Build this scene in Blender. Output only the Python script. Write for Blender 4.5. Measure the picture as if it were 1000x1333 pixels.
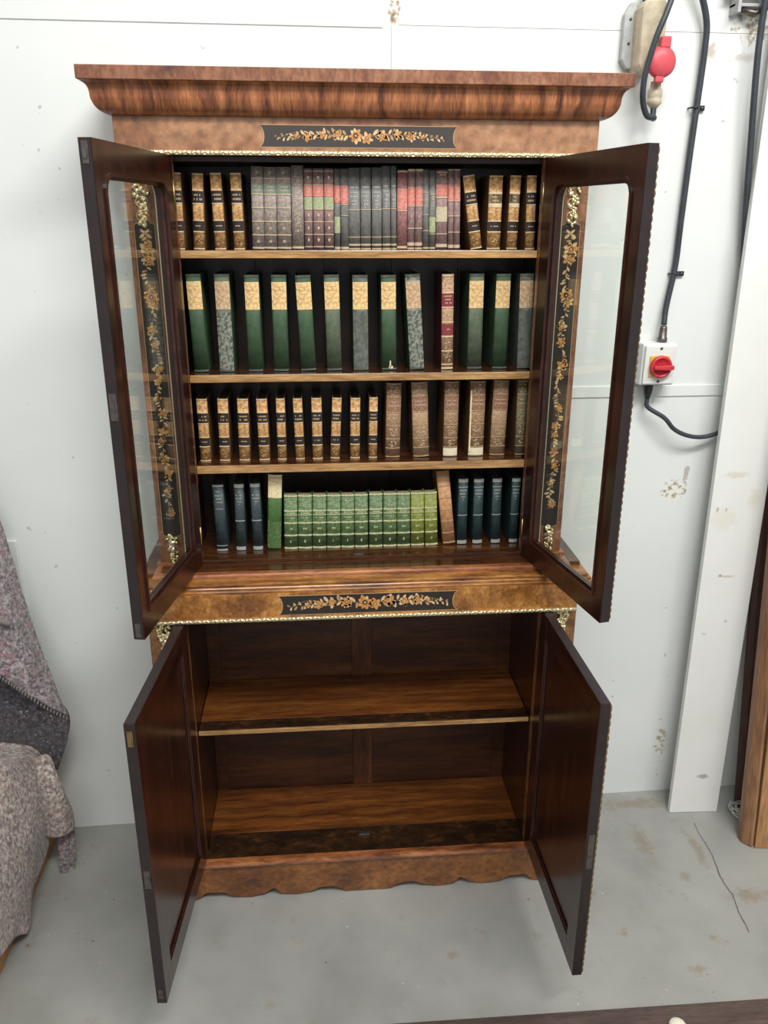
import bpy, bmesh, math, random
from mathutils import Vector, Matrix, noise
for o in list(bpy.data.objects): bpy.data.objects.remove(o)
random.seed(7)
PI = math.pi
SC = bpy.context.scene
COL = SC.collection
# ------------------------------------------------------------------ camera
F = 1062.66
PITCH, YAW, ROLL = [math.radians(v) for v in (19.6199, 4.6389, 0.1382)]
CP = Vector((-0.1029, -1.8797, 1.75))
fw = Vector((math.sin(YAW)*math.cos(PITCH), math.cos(YAW)*math.cos(PITCH), -math.sin(PITCH)))
rt = Vector((math.cos(YAW), -math.sin(YAW), 0)); up = rt.cross(fw)
r2 = rt*math.cos(ROLL)+up*math.sin(ROLL); u2 = -rt*math.sin(ROLL)+up*math.cos(ROLL)
cam = bpy.data.cameras.new('camera'); camo = bpy.data.objects.new('camera', cam); COL.objects.link(camo)
camo.matrix_world = Matrix(((r2.x, u2.x, -fw.x, CP.x), (r2.y, u2.y, -fw.y, CP.y), (r2.z, u2.z, -fw.z, CP.z), (0, 0, 0, 1)))
cam.sensor_fit = 'HORIZONTAL'; cam.sensor_width = 36; cam.lens = 36*F/1000; cam.clip_start = .02
SC.camera = camo
def at(px, py, Y):
    d = fw*F+r2*(px-500)+u2*(666.5-py); return CP+d*((Y-CP.y)/d.y)
def atx(px, py, X):
    d = fw*F+r2*(px-500)+u2*(666.5-py); return CP+d*((X-CP.x)/d.x)
# ------------------------------------------------------------------ light
SC.view_settings.view_transform = 'Standard'; SC.view_settings.look = 'None'
SC.view_settings.gamma = 1; SC.view_settings.exposure = -0.06
w = bpy.data.worlds.new('world'); SC.world = w; w.use_nodes = True
w.node_tree.nodes['Background'].inputs[0].default_value = (.97, .985, 1, 1)
w.node_tree.nodes['Background'].inputs[1].default_value = 0.56
def area(name, loc, target, sx, sy, power, col=(1, .985, .95)):
    l = bpy.data.lights.new(name, 'AREA'); l.shape = 'RECTANGLE'; l.size = sx; l.size_y = sy; l.energy = power; l.color = col
    o = bpy.data.objects.new(name, l); COL.objects.link(o); o.location = loc
    o.rotation_euler = (Vector(target)-Vector(loc)).to_track_quat('-Z', 'Y').to_euler(); return o
area('ceiling_strip_light', (0.95, -2.35, 4.15), (0.15, 0, .8), 2.4, .35, 148)
area('ceiling_strip_light', (-0.5, -3.6, 4.15), (0, 0, .6), 2.6, .35, 52)
# ------------------------------------------------------------------ materials
MATS = {}
def newmat(n):
    m = bpy.data.materials.new(n); m.use_nodes = True; MATS[n] = m
    nt = m.node_tree; return m, nt, nt.nodes['Principled BSDF']
def N(nt, t, **k):
    n = nt.nodes.new(t)
    for a, b in k.items():
        if a.startswith('i_'):
            n.inputs[a[2:].replace('_', ' ')].default_value = b
        else: setattr(n, a, b)
    return n
def ramp(nt, stops, src):
    r = nt.nodes.new('ShaderNodeValToRGB'); e = r.color_ramp.elements
    while len(e) < len(stops): e.new(.5)
    for i, (p, c) in enumerate(stops):
        e[i].position = p; e[i].color = (*c, 1) if len(c) == 3 else c
    nt.links.new(src, r.inputs[0]); return r
def coords(nt, scale=(1, 1, 1), loc=(0, 0, 0), rot=(0, 0, 0)):
    tc = nt.nodes.new('ShaderNodeTexCoord'); mp = nt.nodes.new('ShaderNodeMapping')
    mp.inputs['Scale'].default_value = scale; mp.inputs['Location'].default_value = loc; mp.inputs['Rotation'].default_value = rot
    nt.links.new(tc.outputs['Object'], mp.inputs[0]); return mp.outputs[0]
def plain(n, col, rough=.5, metal=0, spec=.5, bump=0, bscale=200, coat=0, vary=0, vs=30):
    m, nt, b = newmat(n)
    b.inputs['Base Color'].default_value = (*col, 1); b.inputs['Roughness'].default_value = rough
    b.inputs['Metallic'].default_value = metal; b.inputs['Specular IOR Level'].default_value = spec; b.inputs['Coat Weight'].default_value = coat
    if vary:
        v = coords(nt, (vs, vs, vs)); nz = N(nt, 'ShaderNodeTexNoise', i_Scale=1.0, i_Detail=6.0, i_Roughness=.65); nt.links.new(v, nz.inputs[0])
        c2 = tuple(max(0, c*(1-vary)) for c in col); c3 = tuple(min(1, c*(1+vary)) for c in col)
        r = ramp(nt, [(.3, c2), (.7, c3)], nz.outputs[0]); nt.links.new(r.outputs[0], b.inputs['Base Color'])
    if bump:
        v = coords(nt, (bscale,)*3); nz = N(nt, 'ShaderNodeTexNoise', i_Scale=1.0, i_Detail=4.0); nt.links.new(v, nz.inputs[0])
        bp = N(nt, 'ShaderNodeBump', i_Strength=bump, i_Distance=.002); nt.links.new(nz.outputs[0], bp.inputs['Height']); nt.links.new(bp.outputs[0], b.inputs['Normal'])
    return m
def wood(n, cols, stretch=(1, 1, 1), scale=14, dist=1.5, rough=.3, coat=.3, burr=0, fine=.35):
    """grain: noise squeezed across 'stretch', warped by a second noise; burr > 0 swirls it"""
    m, nt, b = newmat(n)
    v = coords(nt)
    wz = N(nt, 'ShaderNodeTexNoise', i_Scale=7.0+burr*9, i_Detail=3.0); nt.links.new(v, wz.inputs[0])
    sub = N(nt, 'ShaderNodeVectorMath', operation='SUBTRACT'); sub.inputs[1].default_value = (.5, .5, .5); nt.links.new(wz.outputs['Color'], sub.inputs[0])
    sc = N(nt, 'ShaderNodeVectorMath', operation='SCALE'); sc.inputs['Scale'].default_value = .03*dist+.10*burr; nt.links.new(sub.outputs[0], sc.inputs[0])
    ad = N(nt, 'ShaderNodeVectorMath', operation='ADD'); nt.links.new(v, ad.inputs[0]); nt.links.new(sc.outputs[0], ad.inputs[1])
    mp = N(nt, 'ShaderNodeMapping'); mp.inputs['Scale'].default_value = stretch; nt.links.new(ad.outputs[0], mp.inputs[0])
    nz = N(nt, 'ShaderNodeTexNoise', i_Scale=float(scale), i_Detail=12.0, i_Roughness=.70 if burr else .62); nt.links.new(mp.outputs[0], nz.inputs[0])
    r = ramp(nt, [(.30, cols[0]), (.44, cols[1]), (.56, cols[2]), (.70, cols[3])], nz.outputs[0])
    mp2 = N(nt, 'ShaderNodeMapping'); mp2.inputs['Scale'].default_value = tuple(s*6 for s in stretch); nt.links.new(v, mp2.inputs[0])
    n2 = N(nt, 'ShaderNodeTexNoise', i_Scale=float(scale)*1.3, i_Detail=3.0); nt.links.new(mp2.outputs[0], n2.inputs[0])
    r3 = ramp(nt, [(.35, (1-fine,)*3), (.6, (1, 1, 1))], n2.outputs[0])
    mx = N(nt, 'ShaderNodeMixRGB', blend_type='MULTIPLY'); mx.inputs[0].default_value = 1
    nt.links.new(r.outputs[0], mx.inputs[1]); nt.links.new(r3.outputs[0], mx.inputs[2]); nt.links.new(mx.outputs[0], b.inputs['Base Color'])
    b.inputs['Roughness'].default_value = rough; b.inputs['Coat Weight'].default_value = coat; b.inputs['Coat Roughness'].default_value = .18
    return m
burr = wood('burr_walnut', [(.055, .018, .007), (.19, .072, .022), (.34, .15, .048), (.46, .235, .085)], (1, 1, 1), 22, 1, .3, .35, burr=.5)
burrR = wood('rosy_walnut', [(.16, .062, .030), (.32, .145, .072), (.44, .225, .12), (.54, .30, .17)], (1, 1, 1), 6, 1, .33, .3, burr=.8)
cornW = wood('figured_walnut', [(.030, .009, .005), (.20, .062, .023), (.42, .150, .055), (.56, .24, .10)], (9, 1, 1.1), 4.2, 1.9, .3, .4, burr=.15)
cornT = wood('fascia_walnut', [(.07, .022, .012), (.21, .078, .040), (.31, .13, .068), (.40, .19, .11)], (2, 1, 1), 9, 1, .33, .35, burr=.3)
gold_w = wood('golden_burr', [(.10, .032, .006), (.27, .10, .018), (.45, .19, .038), (.60, .30, .08)], (1.4, 1, 1), 13, 1, .28, .35, burr=.9)
mould = wood('walnut_moulding', [(.07, .020, .008), (.25, .080, .028), (.40, .145, .052), (.52, .22, .09)], (1.2, 7, 7), 5, 1, .2, .6)
reedw = wood('golden_moulding', [(.08, .026, .008), (.27, .10, .024), (.42, .175, .04), (.56, .27, .075)], (1.2, 5, 5), 7, 1, .22, .5)
mahog = wood('mahogany', [(.013, .0035, .0025), (.028, .0070, .0045), (.046, .0110, .0065), (.068, .018, .010)], (7, 7, .7), 5, 1, .28, .25)
mahogX = wood('mahogany_rail', [(.013, .0035, .0025), (.028, .0070, .0045), (.046, .0110, .0065), (.068, .018, .010)], (.7, 7, 7), 5, 1, .28, .25)
darkend = plain('door_edge_wood', (.019, .011, .012), .5, vary=.3, vs=40)
dark_int = wood('dark_stained_pine', [(.009, .0032, .002), (.020, .007, .004), (.032, .011, .006), (.046, .016, .008)], (7, 7, .5), 4, 1, .4, .15)
back_low = wood('stained_back_board', [(.028, .0075, .0025), (.066, .019, .0055), (.10, .031, .008), (.15, .05, .014)], (.7, 7, 7), 4, 1.2, .5, 0)
back_st = wood('back_stile_wood', [(.04, .012, .004), (.095, .029, .009), (.14, .046, .014), (.19, .07, .022)], (7, 7, .7), 4, 1.2, .5, 0)
shelf_top = wood('stained_shelf_board', [(.036, .0105, .0025), (.11, .033, .0065), (.17, .054, .010), (.26, .09, .02)], (.7, 8, 8), 5, 1, .42, .1)
shelf_dk = wood('polished_shelf_top', [(.022, .007, .003), (.050, .017, .006), (.082, .028, .009), (.12, .045, .014)], (.8, 8, 8), 5, 1, .16, .5)
edge_pine = wood('shelf_edge_wood', [(.20, .09, .03), (.38, .20, .072), (.50, .28, .11), (.62, .38, .17)], (.8, 9, 9), 6, .6, .4, .1)
strip_dk = wood('figured_shelf_lip', [(.006, .0025, .001), (.018, .007, .002), (.04, .015, .004), (.10, .042, .012)], (1.5, 3, 3), 14, 1, .45, .1, burr=.4)
apronW = wood('apron_walnut', [(.075, .024, .006), (.18, .062, .015), (.27, .10, .025), (.36, .15, .042)], (1, 2, 1.2), 9, 1, .32, .3, burr=.3)
chestW = wood('orange_pine', [(.25, .10, .028), (.36, .155, .042), (.43, .19, .055), (.50, .24, .075)], (7, .6, 7), 5, 1, .4, .1)
plankA = wood('brown_softwood', [(.17, .075, .035), (.26, .125, .062), (.32, .16, .082), (.38, .20, .11)], (7, 7, .5), 4, 1, .5, 0)
plankB = wood('honey_softwood', [(.33, .16, .06), (.43, .22, .09), (.50, .27, .115), (.57, .32, .15)], (7, 7, .5), 4, 1, .5, 0)
plankD = wood('dark_softwood', [(.04, .02, .014), (.075, .036, .026), (.10, .05, .036), (.13, .07, .05)], (7, 7, .5), 4, 1, .5, 0)
floorbd = wood('dark_floor_plank', [(.045, .028, .024), (.075, .048, .042), (.10, .065, .056), (.13, .085, .073)], (.6, 7, 7), 6, 1, .6, 0)
black_g = plain('ebonised_ground', (.018, .011, .008), .3, coat=.3)
black_r = plain('ebonised_ground_matt', (.045, .038, .033), .4, coat=.2)
in_or = plain('inlay_orange', (.55, .24, .06), .4, vary=.4, vs=160)
in_cr = plain('inlay_cream', (.66, .44, .22), .4, vary=.3, vs=160)
in_lb = plain('inlay_tan', (.42, .25, .12), .4, vary=.35, vs=160)
in_st = plain('inlay_stem', (.30, .19, .10), .4)
string = plain('inlay_stringing', (.55, .33, .16), .4)
gilt = plain('gilt_metal', (.90, .80, .52), .36, 1, bump=.6, bscale=260)
brass = plain('old_brass', (.36, .25, .12), .4, 1, vary=.3, vs=90)
steel = plain('dull_steel', (.16, .14, .13), .45, .9, vary=.3, vs=90)
blackp = plain('black_plastic', (.018, .02, .024), .38)
cabm = plain('cable_rubber', (.035, .042, .052), .45, vary=.25, vs=25)
cream_p = plain('aged_cream_plastic', (.50, .43, .31), .5, vary=.25, vs=35)
white_p = plain('grey_white_plastic', (.70, .71, .69), .4, vary=.05, vs=20)
grey_p = plain('grey_steel_plate', (.40, .41, .41), .5, vary=.15, vs=40)
red_p = plain('red_plastic', (.55, .035, .05), .35, vary=.12, vs=60)
pink_p = plain('faded_red_plastic', (.60, .075, .095), .45, vary=.1, vs=50)
yel_p = plain('yellow_plate', (.72, .48, .05), .4)
# glass: clear sheet with the ordinary fresnel reflection
m, nt, b = newmat('door_glass')
nt.nodes.remove(b); tr = N(nt, 'ShaderNodeBsdfTransparent'); tr.inputs[0].default_value = (.965, .985, .965, 1)
gl = N(nt, 'ShaderNodeBsdfGlossy'); gl.inputs['Roughness'].default_value = .015
fr = N(nt, 'ShaderNodeFresnel', i_IOR=1.5); ge = N(nt, 'ShaderNodeNewGeometry'); im = N(nt, 'ShaderNodeMapRange')
im.inputs['To Min'].default_value = 1.5; im.inputs['To Max'].default_value = 1/1.5; nt.links.new(ge.outputs['Backfacing'], im.inputs[0]); nt.links.new(im.outputs[0], fr.inputs['IOR']); mx = N(nt, 'ShaderNodeMixShader')
nt.links.new(fr.outputs[0], mx.inputs[0]); nt.links.new(tr.outputs[0], mx.inputs[1]); nt.links.new(gl.outputs[0], mx.inputs[2])
nt.links.new(mx.outputs[0], nt.nodes['Material Output'].inputs[0]); glass = m
m, nt, b = newmat('clear_wrap'); nt.nodes.remove(b)
tr = N(nt, 'ShaderNodeBsdfTransparent'); gl = N(nt, 'ShaderNodeBsdfGlossy'); gl.inputs['Roughness'].default_value = .2
mx = N(nt, 'ShaderNodeMixShader'); mx.inputs[0].default_value = .35
nt.links.new(tr.outputs[0], mx.inputs[1]); nt.links.new(gl.outputs[0], mx.inputs[2]); nt.links.new(mx.outputs[0], nt.nodes['Material Output'].inputs[0]); wrap = m
# ---- wall paint, floor paint with stains
def mathn(nt, op, a, bb=None, c=None):
    n = nt.nodes.new('ShaderNodeMath'); n.operation = op
    for i, x in enumerate((a, bb, c)):
        if x is None: continue
        if isinstance(x, (int, float)): n.inputs[i].default_value = x
        else: nt.links.new(x, n.inputs[i])
    return n.outputs[0]
def spot(nt, P, cx, cz, rx, rz, edge=.25, nscale=60, axes=('X', 'Z'), namp=.5):
    """0..1 mask: ragged ellipse of a real stain or chip on the surface"""
    s = nt.nodes.new('ShaderNodeSeparateXYZ'); nt.links.new(P, s.inputs[0])
    a = mathn(nt, 'DIVIDE', mathn(nt, 'SUBTRACT', s.outputs[axes[0]], cx), rx)
    c = mathn(nt, 'DIVIDE', mathn(nt, 'SUBTRACT', s.outputs[axes[1]], cz), rz)
    d = mathn(nt, 'SQRT', mathn(nt, 'ADD', mathn(nt, 'MULTIPLY', a, a), mathn(nt, 'MULTIPLY', c, c)))
    nz = N(nt, 'ShaderNodeTexNoise', i_Scale=float(nscale), i_Detail=4.0); nt.links.new(P, nz.inputs[0])
    d = mathn(nt, 'ADD', d, mathn(nt, 'MULTIPLY', mathn(nt, 'SUBTRACT', nz.outputs[0], .5), namp*2))
    mr = N(nt, 'ShaderNodeMapRange'); mr.inputs['From Min'].default_value = 1; mr.inputs['From Max'].default_value = 1-edge
    nt.links.new(d, mr.inputs[0]); return mr.outputs[0]
def over(nt, base, mask, col, amt=1.0):
    m = N(nt, 'ShaderNodeMixRGB'); 
    nt.links.new(mathn(nt, 'MULTIPLY', mask, amt), m.inputs[0]); nt.links.new(base, m.inputs[1])
    if isinstance(col, tuple): m.inputs[2].default_value = (*col, 1)
    else: nt.links.new(col, m.inputs[2])
    return m.outputs[0]
m, nt, b = newmat('white_wall_paint'); wallm = m
P = N(nt, 'ShaderNodeTexCoord').outputs['Object']
nz = N(nt, 'ShaderNodeTexNoise', i_Scale=2.2, i_Detail=5.0); nt.links.new(P, nz.inputs[0])
c = ramp(nt, [(.3, (.70, .725, .71)), (.7, (.765, .785, .77))], nz.outputs[0]).outputs[0]
n2 = N(nt, 'ShaderNodeTexNoise', i_Scale=38.0, i_Detail=2.0); nt.links.new(P, n2.inputs[0])
c = over(nt, c, ramp(nt, [(.74, (0, 0, 0)), (.78, (1, 1, 1))], n2.outputs[0]).outputs[0], (.30, .27, .24), .55)
# chipped plaster over the cabinet, cracked corner by the cables, chips beside the leaning board
n3 = N(nt, 'ShaderNodeTexNoise', i_Scale=75.0, i_Detail=3.0); nt.links.new(P, n3.inputs[0])
chip = ramp(nt, [(.30, (.17, .13, .09)), (.46, (.45, .38, .28)), (.54, (.80, .79, .74))], n3.outputs[0]).outputs[0]
c = over(nt, c, spot(nt, P, .088, 2.225, .021, .066), chip)
c = over(nt, c, spot(nt, P, .845, 2.135, .024, .020, nscale=90, namp=1.0, edge=.6), (.36, .27, .19), .6)
c = over(nt, c, spot(nt, P, .930, 2.12, .05, .012, nscale=60, namp=1.2, edge=.6), (.40, .33, .26), .45)
c = over(nt, c, spot(nt, P, .94, 2.19, .045, .04, nscale=60, namp=1.0), chip, .85)
c = over(nt, c, spot(nt, P, .895, 1.03, .035, .03, nscale=110, namp=1.3), chip, .9)
c = over(nt, c, spot(nt, P, .925, 1.08, .008, .03, nscale=110, namp=1.0), (.3, .25, .2), .6)
c = over(nt, c, spot(nt, P, .955, .19, .02, .05, nscale=70, namp=.7), chip, .8)
nt.links.new(c, b.inputs['Base Color']); b.inputs['Roughness'].default_value = .55
bp = N(nt, 'ShaderNodeBump', i_Strength=.25, i_Distance=.003); nz4 = N(nt, 'ShaderNodeTexNoise', i_Scale=9.0, i_Detail=6.0); nt.links.new(P, nz4.inputs[0])
nt.links.new(nz4.outputs[0], bp.inputs['Height']); nt.links.new(bp.outputs[0], b.inputs['Normal'])
m, nt, b = newmat('grey_floor_paint'); floorm = m
P = N(nt, 'ShaderNodeTexCoord').outputs['Object']
nz = N(nt, 'ShaderNodeTexNoise', i_Scale=3.0, i_Detail=7.0, i_Roughness=.6); nt.links.new(P, nz.inputs[0])
c = ramp(nt, [(.32, (.255, .258, .240)), (.5, (.315, .318, .30)), (.7, (.365, .363, .34))], nz.outputs[0]).outputs[0]
n2 = N(nt, 'ShaderNodeTexNoise', i_Scale=13.0, i_Detail=6.0, i_Roughness=.7); nt.links.new(P, n2.inputs[0])
c = over(nt, c, ramp(nt, [(.60, (0, 0, 0)), (.70, (1, 1, 1))], n2.outputs[0]).outputs[0], (.27, .21, .14), .5)
n2 = N(nt, 'ShaderNodeTexNoise', i_Scale=45.0, i_Detail=2.0); nt.links.new(P, n2.inputs[0])
c = over(nt, c, ramp(nt, [(.735, (0, 0, 0)), (.76, (1, 1, 1))], n2.outputs[0]).outputs[0], (.13, .10, .07), .8)
n2 = N(nt, 'ShaderNodeTexNoise', i_Scale=52.0, i_Detail=2.0); nt.links.new(coords(nt, (1, 1, 1), (3, 7, 1)), n2.inputs[0])
c = over(nt, c, ramp(nt, [(.745, (0, 0, 0)), (.77, (1, 1, 1))], n2.outputs[0]).outputs[0], (.62, .60, .54), .8)
for (x, y, rx, ry) in ((.83, .02, .03, .09), (.98, -.02, .02, .10), (.66, -.30, .012, .012), (.88, -.33, .013, .011), (.80, -.42, .03, .02), (.62, -.16, .010, .012),
                       (1.05, -.2, .06, .03), (.2, -.33, .02, .02), (.9, -.12, .02, .02), (.87, .19, .14, .03), (.56, .12, .02, .02)):
    c = over(nt, c, spot(nt, P, x, y, rx, ry, axes=('X', 'Y'), nscale=45, namp=1.1, edge=.7), (.24, .17, .10), .5)
# thin crack running forward from the leaning board
s = nt.nodes.new('ShaderNodeSeparateXYZ'); nt.links.new(P, s.inputs[0])
n5 = N(nt, 'ShaderNodeTexNoise', i_Scale=12.0, i_Detail=3.0); nt.links.new(P, n5.inputs[0])
ln = mathn(nt, 'ABSOLUTE', mathn(nt, 'ADD', mathn(nt, 'SUBTRACT', s.outputs['X'], 1.015), mathn(nt, 'ADD', mathn(nt, 'MULTIPLY', s.outputs['Y'], -.095), mathn(nt, 'MULTIPLY', mathn(nt, 'SUBTRACT', n5.outputs[0], .5), .03))))
mk = N(nt, 'ShaderNodeMapRange'); mk.inputs['From Min'].default_value = .0022; mk.inputs['From Max'].default_value = .0012; nt.links.new(ln, mk.inputs[0])
lim = mathn(nt, 'MULTIPLY', mathn(nt, 'GREATER_THAN', s.outputs['Y'], -.32), mathn(nt, 'LESS_THAN', s.outputs['Y'], .09))
c = over(nt, c, mathn(nt, 'MULTIPLY', mk.outputs[0], lim), (.07, .06, .05), .8)
nt.links.new(c, b.inputs['Base Color']); b.inputs['Roughness'].default_value = .42
bp = N(nt, 'ShaderNodeBump', i_Strength=.3, i_Distance=.004); nt.links.new(nz.outputs[0], bp.inputs['Height']); nt.links.new(bp.outputs[0], b.inputs['Normal'])
def board_mat():
    m, nt, b = newmat('white_board_paint'); P = N(nt, 'ShaderNodeTexCoord').outputs['Object']
    nz = N(nt, 'ShaderNodeTexNoise', i_Scale=5.0, i_Detail=5.0); nt.links.new(P, nz.inputs[0])
    c = ramp(nt, [(.3, (.74, .75, .72)), (.7, (.80, .81, .79))], nz.outputs[0]).outputs[0]
    for (x, z, rx, rz, cc, am) in ((.06, 1.10, .04, .012, (.52, .42, .26), .5), (.04, .97, .05, .04, (.60, .50, .32), .3), (.02, 1.0, .004, .008, (.3, .2, .12), .8), (.045, 1.0, .004, .008, (.3, .2, .12), .8), (.12, 1.03, .02, .04, (.60, .47, .28), .4),
                                   (.075, .80, .03, .005, (.5, .36, .2), .7), (.055, .803, .005, .006, (.2, .13, .08), .9), (.09, .13, .022, .012, (.16, .14, .12), .8), (.09, .66, .006, .006, (.2, .18, .16), .7), (.03, .62, .01, .004, (.3, .28, .26), .6)):
        c = over(nt, c, spot(nt, P, x, z, rx, rz, nscale=70, namp=.8, edge=.6), cc, am*.75)
    nt.links.new(c, b.inputs['Base Color']); b.inputs['Roughness'].default_value = .5; return m
whiteb = board_mat()
def felt(n, base, light, dark, pink):
    m, nt, b = newmat(n); P = coords(nt)
    n1 = N(nt, 'ShaderNodeTexNoise', i_Scale=95.0, i_Detail=4.0, i_Roughness=.75); nt.links.new(P, n1.inputs[0])
    c = ramp(nt, [(.36, dark), (.5, base), (.63, light)], n1.outputs[0]).outputs[0]
    n2 = N(nt, 'ShaderNodeTexNoise', i_Scale=45.0, i_Detail=5.0); nt.links.new(P, n2.inputs[0])
    c = over(nt, c, ramp(nt, [(.56, (0, 0, 0)), (.66, (1, 1, 1))], n2.outputs[0]).outputs[0], pink, .5)
    n3 = N(nt, 'ShaderNodeTexNoise', i_Scale=140.0, i_Detail=1.0); nt.links.new(P, n3.inputs[0])
    c = over(nt, c, ramp(nt, [(.68, (0, 0, 0)), (.72, (1, 1, 1))], n3.outputs[0]).outputs[0], (.75, .70, .62), .4)
    nt.links.new(c, b.inputs['Base Color']); b.inputs['Roughness'].default_value = .95; b.inputs['Specular IOR Level'].default_value = .1
    b.inputs['Sheen Weight'].default_value = .2
    bp = N(nt, 'ShaderNodeBump', i_Strength=.9, i_Distance=.004); nt.links.new(n1.outputs[0], bp.inputs['Height']); nt.links.new(bp.outputs[0], b.inputs['Normal']); return m
feltA = felt('mottled_felt', (.25, .21, .22), (.46, .42, .42), (.09, .08, .10), (.34, .13, .17))
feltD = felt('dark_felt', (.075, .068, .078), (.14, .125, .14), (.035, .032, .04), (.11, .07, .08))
feltB = felt('beige_felt', (.33, .27, .25), (.60, .53, .47), (.12, .10, .105), (.42, .27, .25))
# ------------------------------------------------------------------ mesh builder
class MB:
    def __init__(s): s.v = []; s.f = []; s.m = []; s.sm = []
    def add(s, vs, fs, mi=0, smooth=False):
        o = len(s.v); s.v += [tuple(v) for v in vs]
        for f in fs: s.f.append(tuple(i+o for i in f)); s.m.append(mi); s.sm.append(smooth)
        return s
    def box(s, x0, x1, y0, y1, z0, z1, mi=0):
        vs = [(x, y, z) for z in (z0, z1) for y in (y0, y1) for x in (x0, x1)]
        return s.add(vs, [(0, 2, 3, 1), (4, 5, 7, 6), (0, 1, 5, 4), (2, 6, 7, 3), (0, 4, 6, 2), (1, 3, 7, 5)], mi)
    def prism(s, pts, axis, a, b_, mi=0, smooth=False):
        """pts 2D polygon (ccw) extruded along axis; axis y: pts=(x,z); z: (x,y); x: (y,z)"""
        n = len(pts)
        def P(p, t): return {'y': (p[0], t, p[1]), 'z': (p[0], p[1], t), 'x': (t, p[0], p[1])}[axis]
        vs = [P(p, a) for p in pts]+[P(p, b_) for p in pts]
        s.add(vs, [tuple(range(n)), tuple(range(2*n-1, n-1, -1))], mi)
        return s.add(vs, [(i, i+n, (i+1) % n+n, (i+1) % n) for i in range(n)], mi, smooth)
    def tube(s, path, r, n=10, mi=0, closed=False, cap=True):
        path = [Vector(p) for p in path]; rings = []
        R = r if callable(r) else (lambda t: r)
        L = len(path); nrm = None
        for i, p in enumerate(path):
            a = path[(i-1) % L] if closed or i else path[i]; c = path[(i+1) % L] if closed or i < L-1 else path[i]
            t = (c-a).normalized()
            if nrm is None:
                nrm = t.orthogonal().normalized()
            nrm = (nrm-t*nrm.dot(t)).normalized(); bn = t.cross(nrm)
            rr = R(i/max(1, L-1)); rings.append([p+(nrm*math.cos(2*PI*k/n)+bn*math.sin(2*PI*k/n))*rr for k in range(n)])
        vs = [v for rg in rings for v in rg]; fs = []
        for i in range(L if closed else L-1):
            j = (i+1) % L
            fs += [(i*n+k, i*n+(k+1) % n, j*n+(k+1) % n, j*n+k) for k in range(n)]
        if cap and not closed: fs += [tuple(range(n-1, -1, -1)), tuple((L-1)*n+k for k in range(n))]
        return s.add(vs, fs, mi, True)
    def blob(s, c, r, mi=0, rot=0, nu=6, nv=8, ax='y'):
        c = Vector(c); r = Vector(r) if not isinstance(r, (int, float)) else Vector((r, r, r)); vs = []
        M = Matrix.Rotation(rot, 3, 'Y')
        for i in range(nu+1):
            th = PI*i/nu
            for k in range(nv):
                ph = 2*PI*k/nv; q = Vector((math.sin(th)*math.cos(ph)*r.x, math.sin(th)*math.sin(ph)*r.y, math.cos(th)*r.z))
                vs.append(c+M @ q)
        return s.add(vs, [(i*nv+k, (i+1)*nv+k, (i+1)*nv+(k+1) % nv, i*nv+(k+1) % nv) for i in range(nu) for k in range(nv)], mi, True)
    def lathe(s, prof, axis='y', c=(0, 0, 0), n=32, mi=0):
        """prof: (radius, height along axis)"""
        vs = []
        for (r, h) in prof:
            for k in range(n):
                a = 2*PI*k/n; u, v = r*math.cos(a), r*math.sin(a)
                q = {'y': (u, h, v), 'z': (u, v, h), 'x': (h, u, v)}[axis]
                vs.append((q[0]+c[0], q[1]+c[1], q[2]+c[2]))
        fs = [(i*n+k, (i+1)*n+k, (i+1)*n+(k+1) % n, i*n+(k+1) % n) for i in range(len(prof)-1) for k in range(n)]
        fs += [tuple(range(n)), tuple((len(prof)-1)*n+k for k in range(n-1, -1, -1))]
        return s.add(vs, fs, mi, True)
    def grid(s, rows, mi=0, smooth=True):
        h = len(rows); w_ = len(rows[0])
        return s.add([p for r in rows for p in r], [(i*w_+j, i*w_+j+1, (i+1)*w_+j+1, (i+1)*w_+j) for i in range(h-1) for j in range(w_-1)], mi, smooth)
    def build(s, name, mats, parent=None, bevel=0, loc=None, fix=True, **kw):
        me = bpy.data.meshes.new(name); me.from_pydata(s.v, [], s.f)
        for m_ in (mats if isinstance(mats, (list, tuple)) else [mats]): me.materials.append(m_)
        me.polygons.foreach_set('material_index', s.m); me.polygons.foreach_set('use_smooth', s.sm)
        me.update()
        if fix:
            bm = bmesh.new(); bm.from_mesh(me); bmesh.ops.remove_doubles(bm, verts=bm.verts, dist=1e-6)
            bmesh.ops.recalc_face_normals(bm, faces=bm.faces); bm.to_mesh(me); bm.free()
        o = bpy.data.objects.new(name, me); COL.objects.link(o)
        if parent: o.parent = parent
        if loc: o.location = loc
        if bevel:
            md = o.modifiers.new('bevel', 'BEVEL'); md.width = bevel; md.segments = 2; md.limit_method = 'ANGLE'; md.angle_limit = math.radians(40)
        for k, v in kw.items(): o[k] = v
        return o
def box(name, dims, mat, parent=None, bevel=.001, **kw): return MB().box(*dims).build(name, mat, parent, bevel, **kw)
def tag(o, label, cat, group=None):
    o['label'] = label; o['category'] = cat
    if group: o['group'] = group
    return o
def thing(name, label, cat, loc=(0, 0, 0), group=None):
    o = bpy.data.objects.new(name, None); COL.objects.link(o); o.location = loc; o.empty_display_size = .05; return tag(o, label, cat, group)
def struct(o): o['kind'] = 'structure'; return o
def crom(P, n=10):
    P = [Vector(p) for p in P]; Q = [P[0]*2-P[1]]+P+[P[-1]*2-P[-2]]; out = []
    for i in range(1, len(Q)-2):
        for k in range(n):
            t = k/n; a, b_, c, d = Q[i-1:i+3]
            out.append(.5*((2*b_)+(c-a)*t+(2*a-5*b_+4*c-d)*t*t+(3*b_-a-3*c+d)*t**3))
    return out+[P[-1]]
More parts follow.
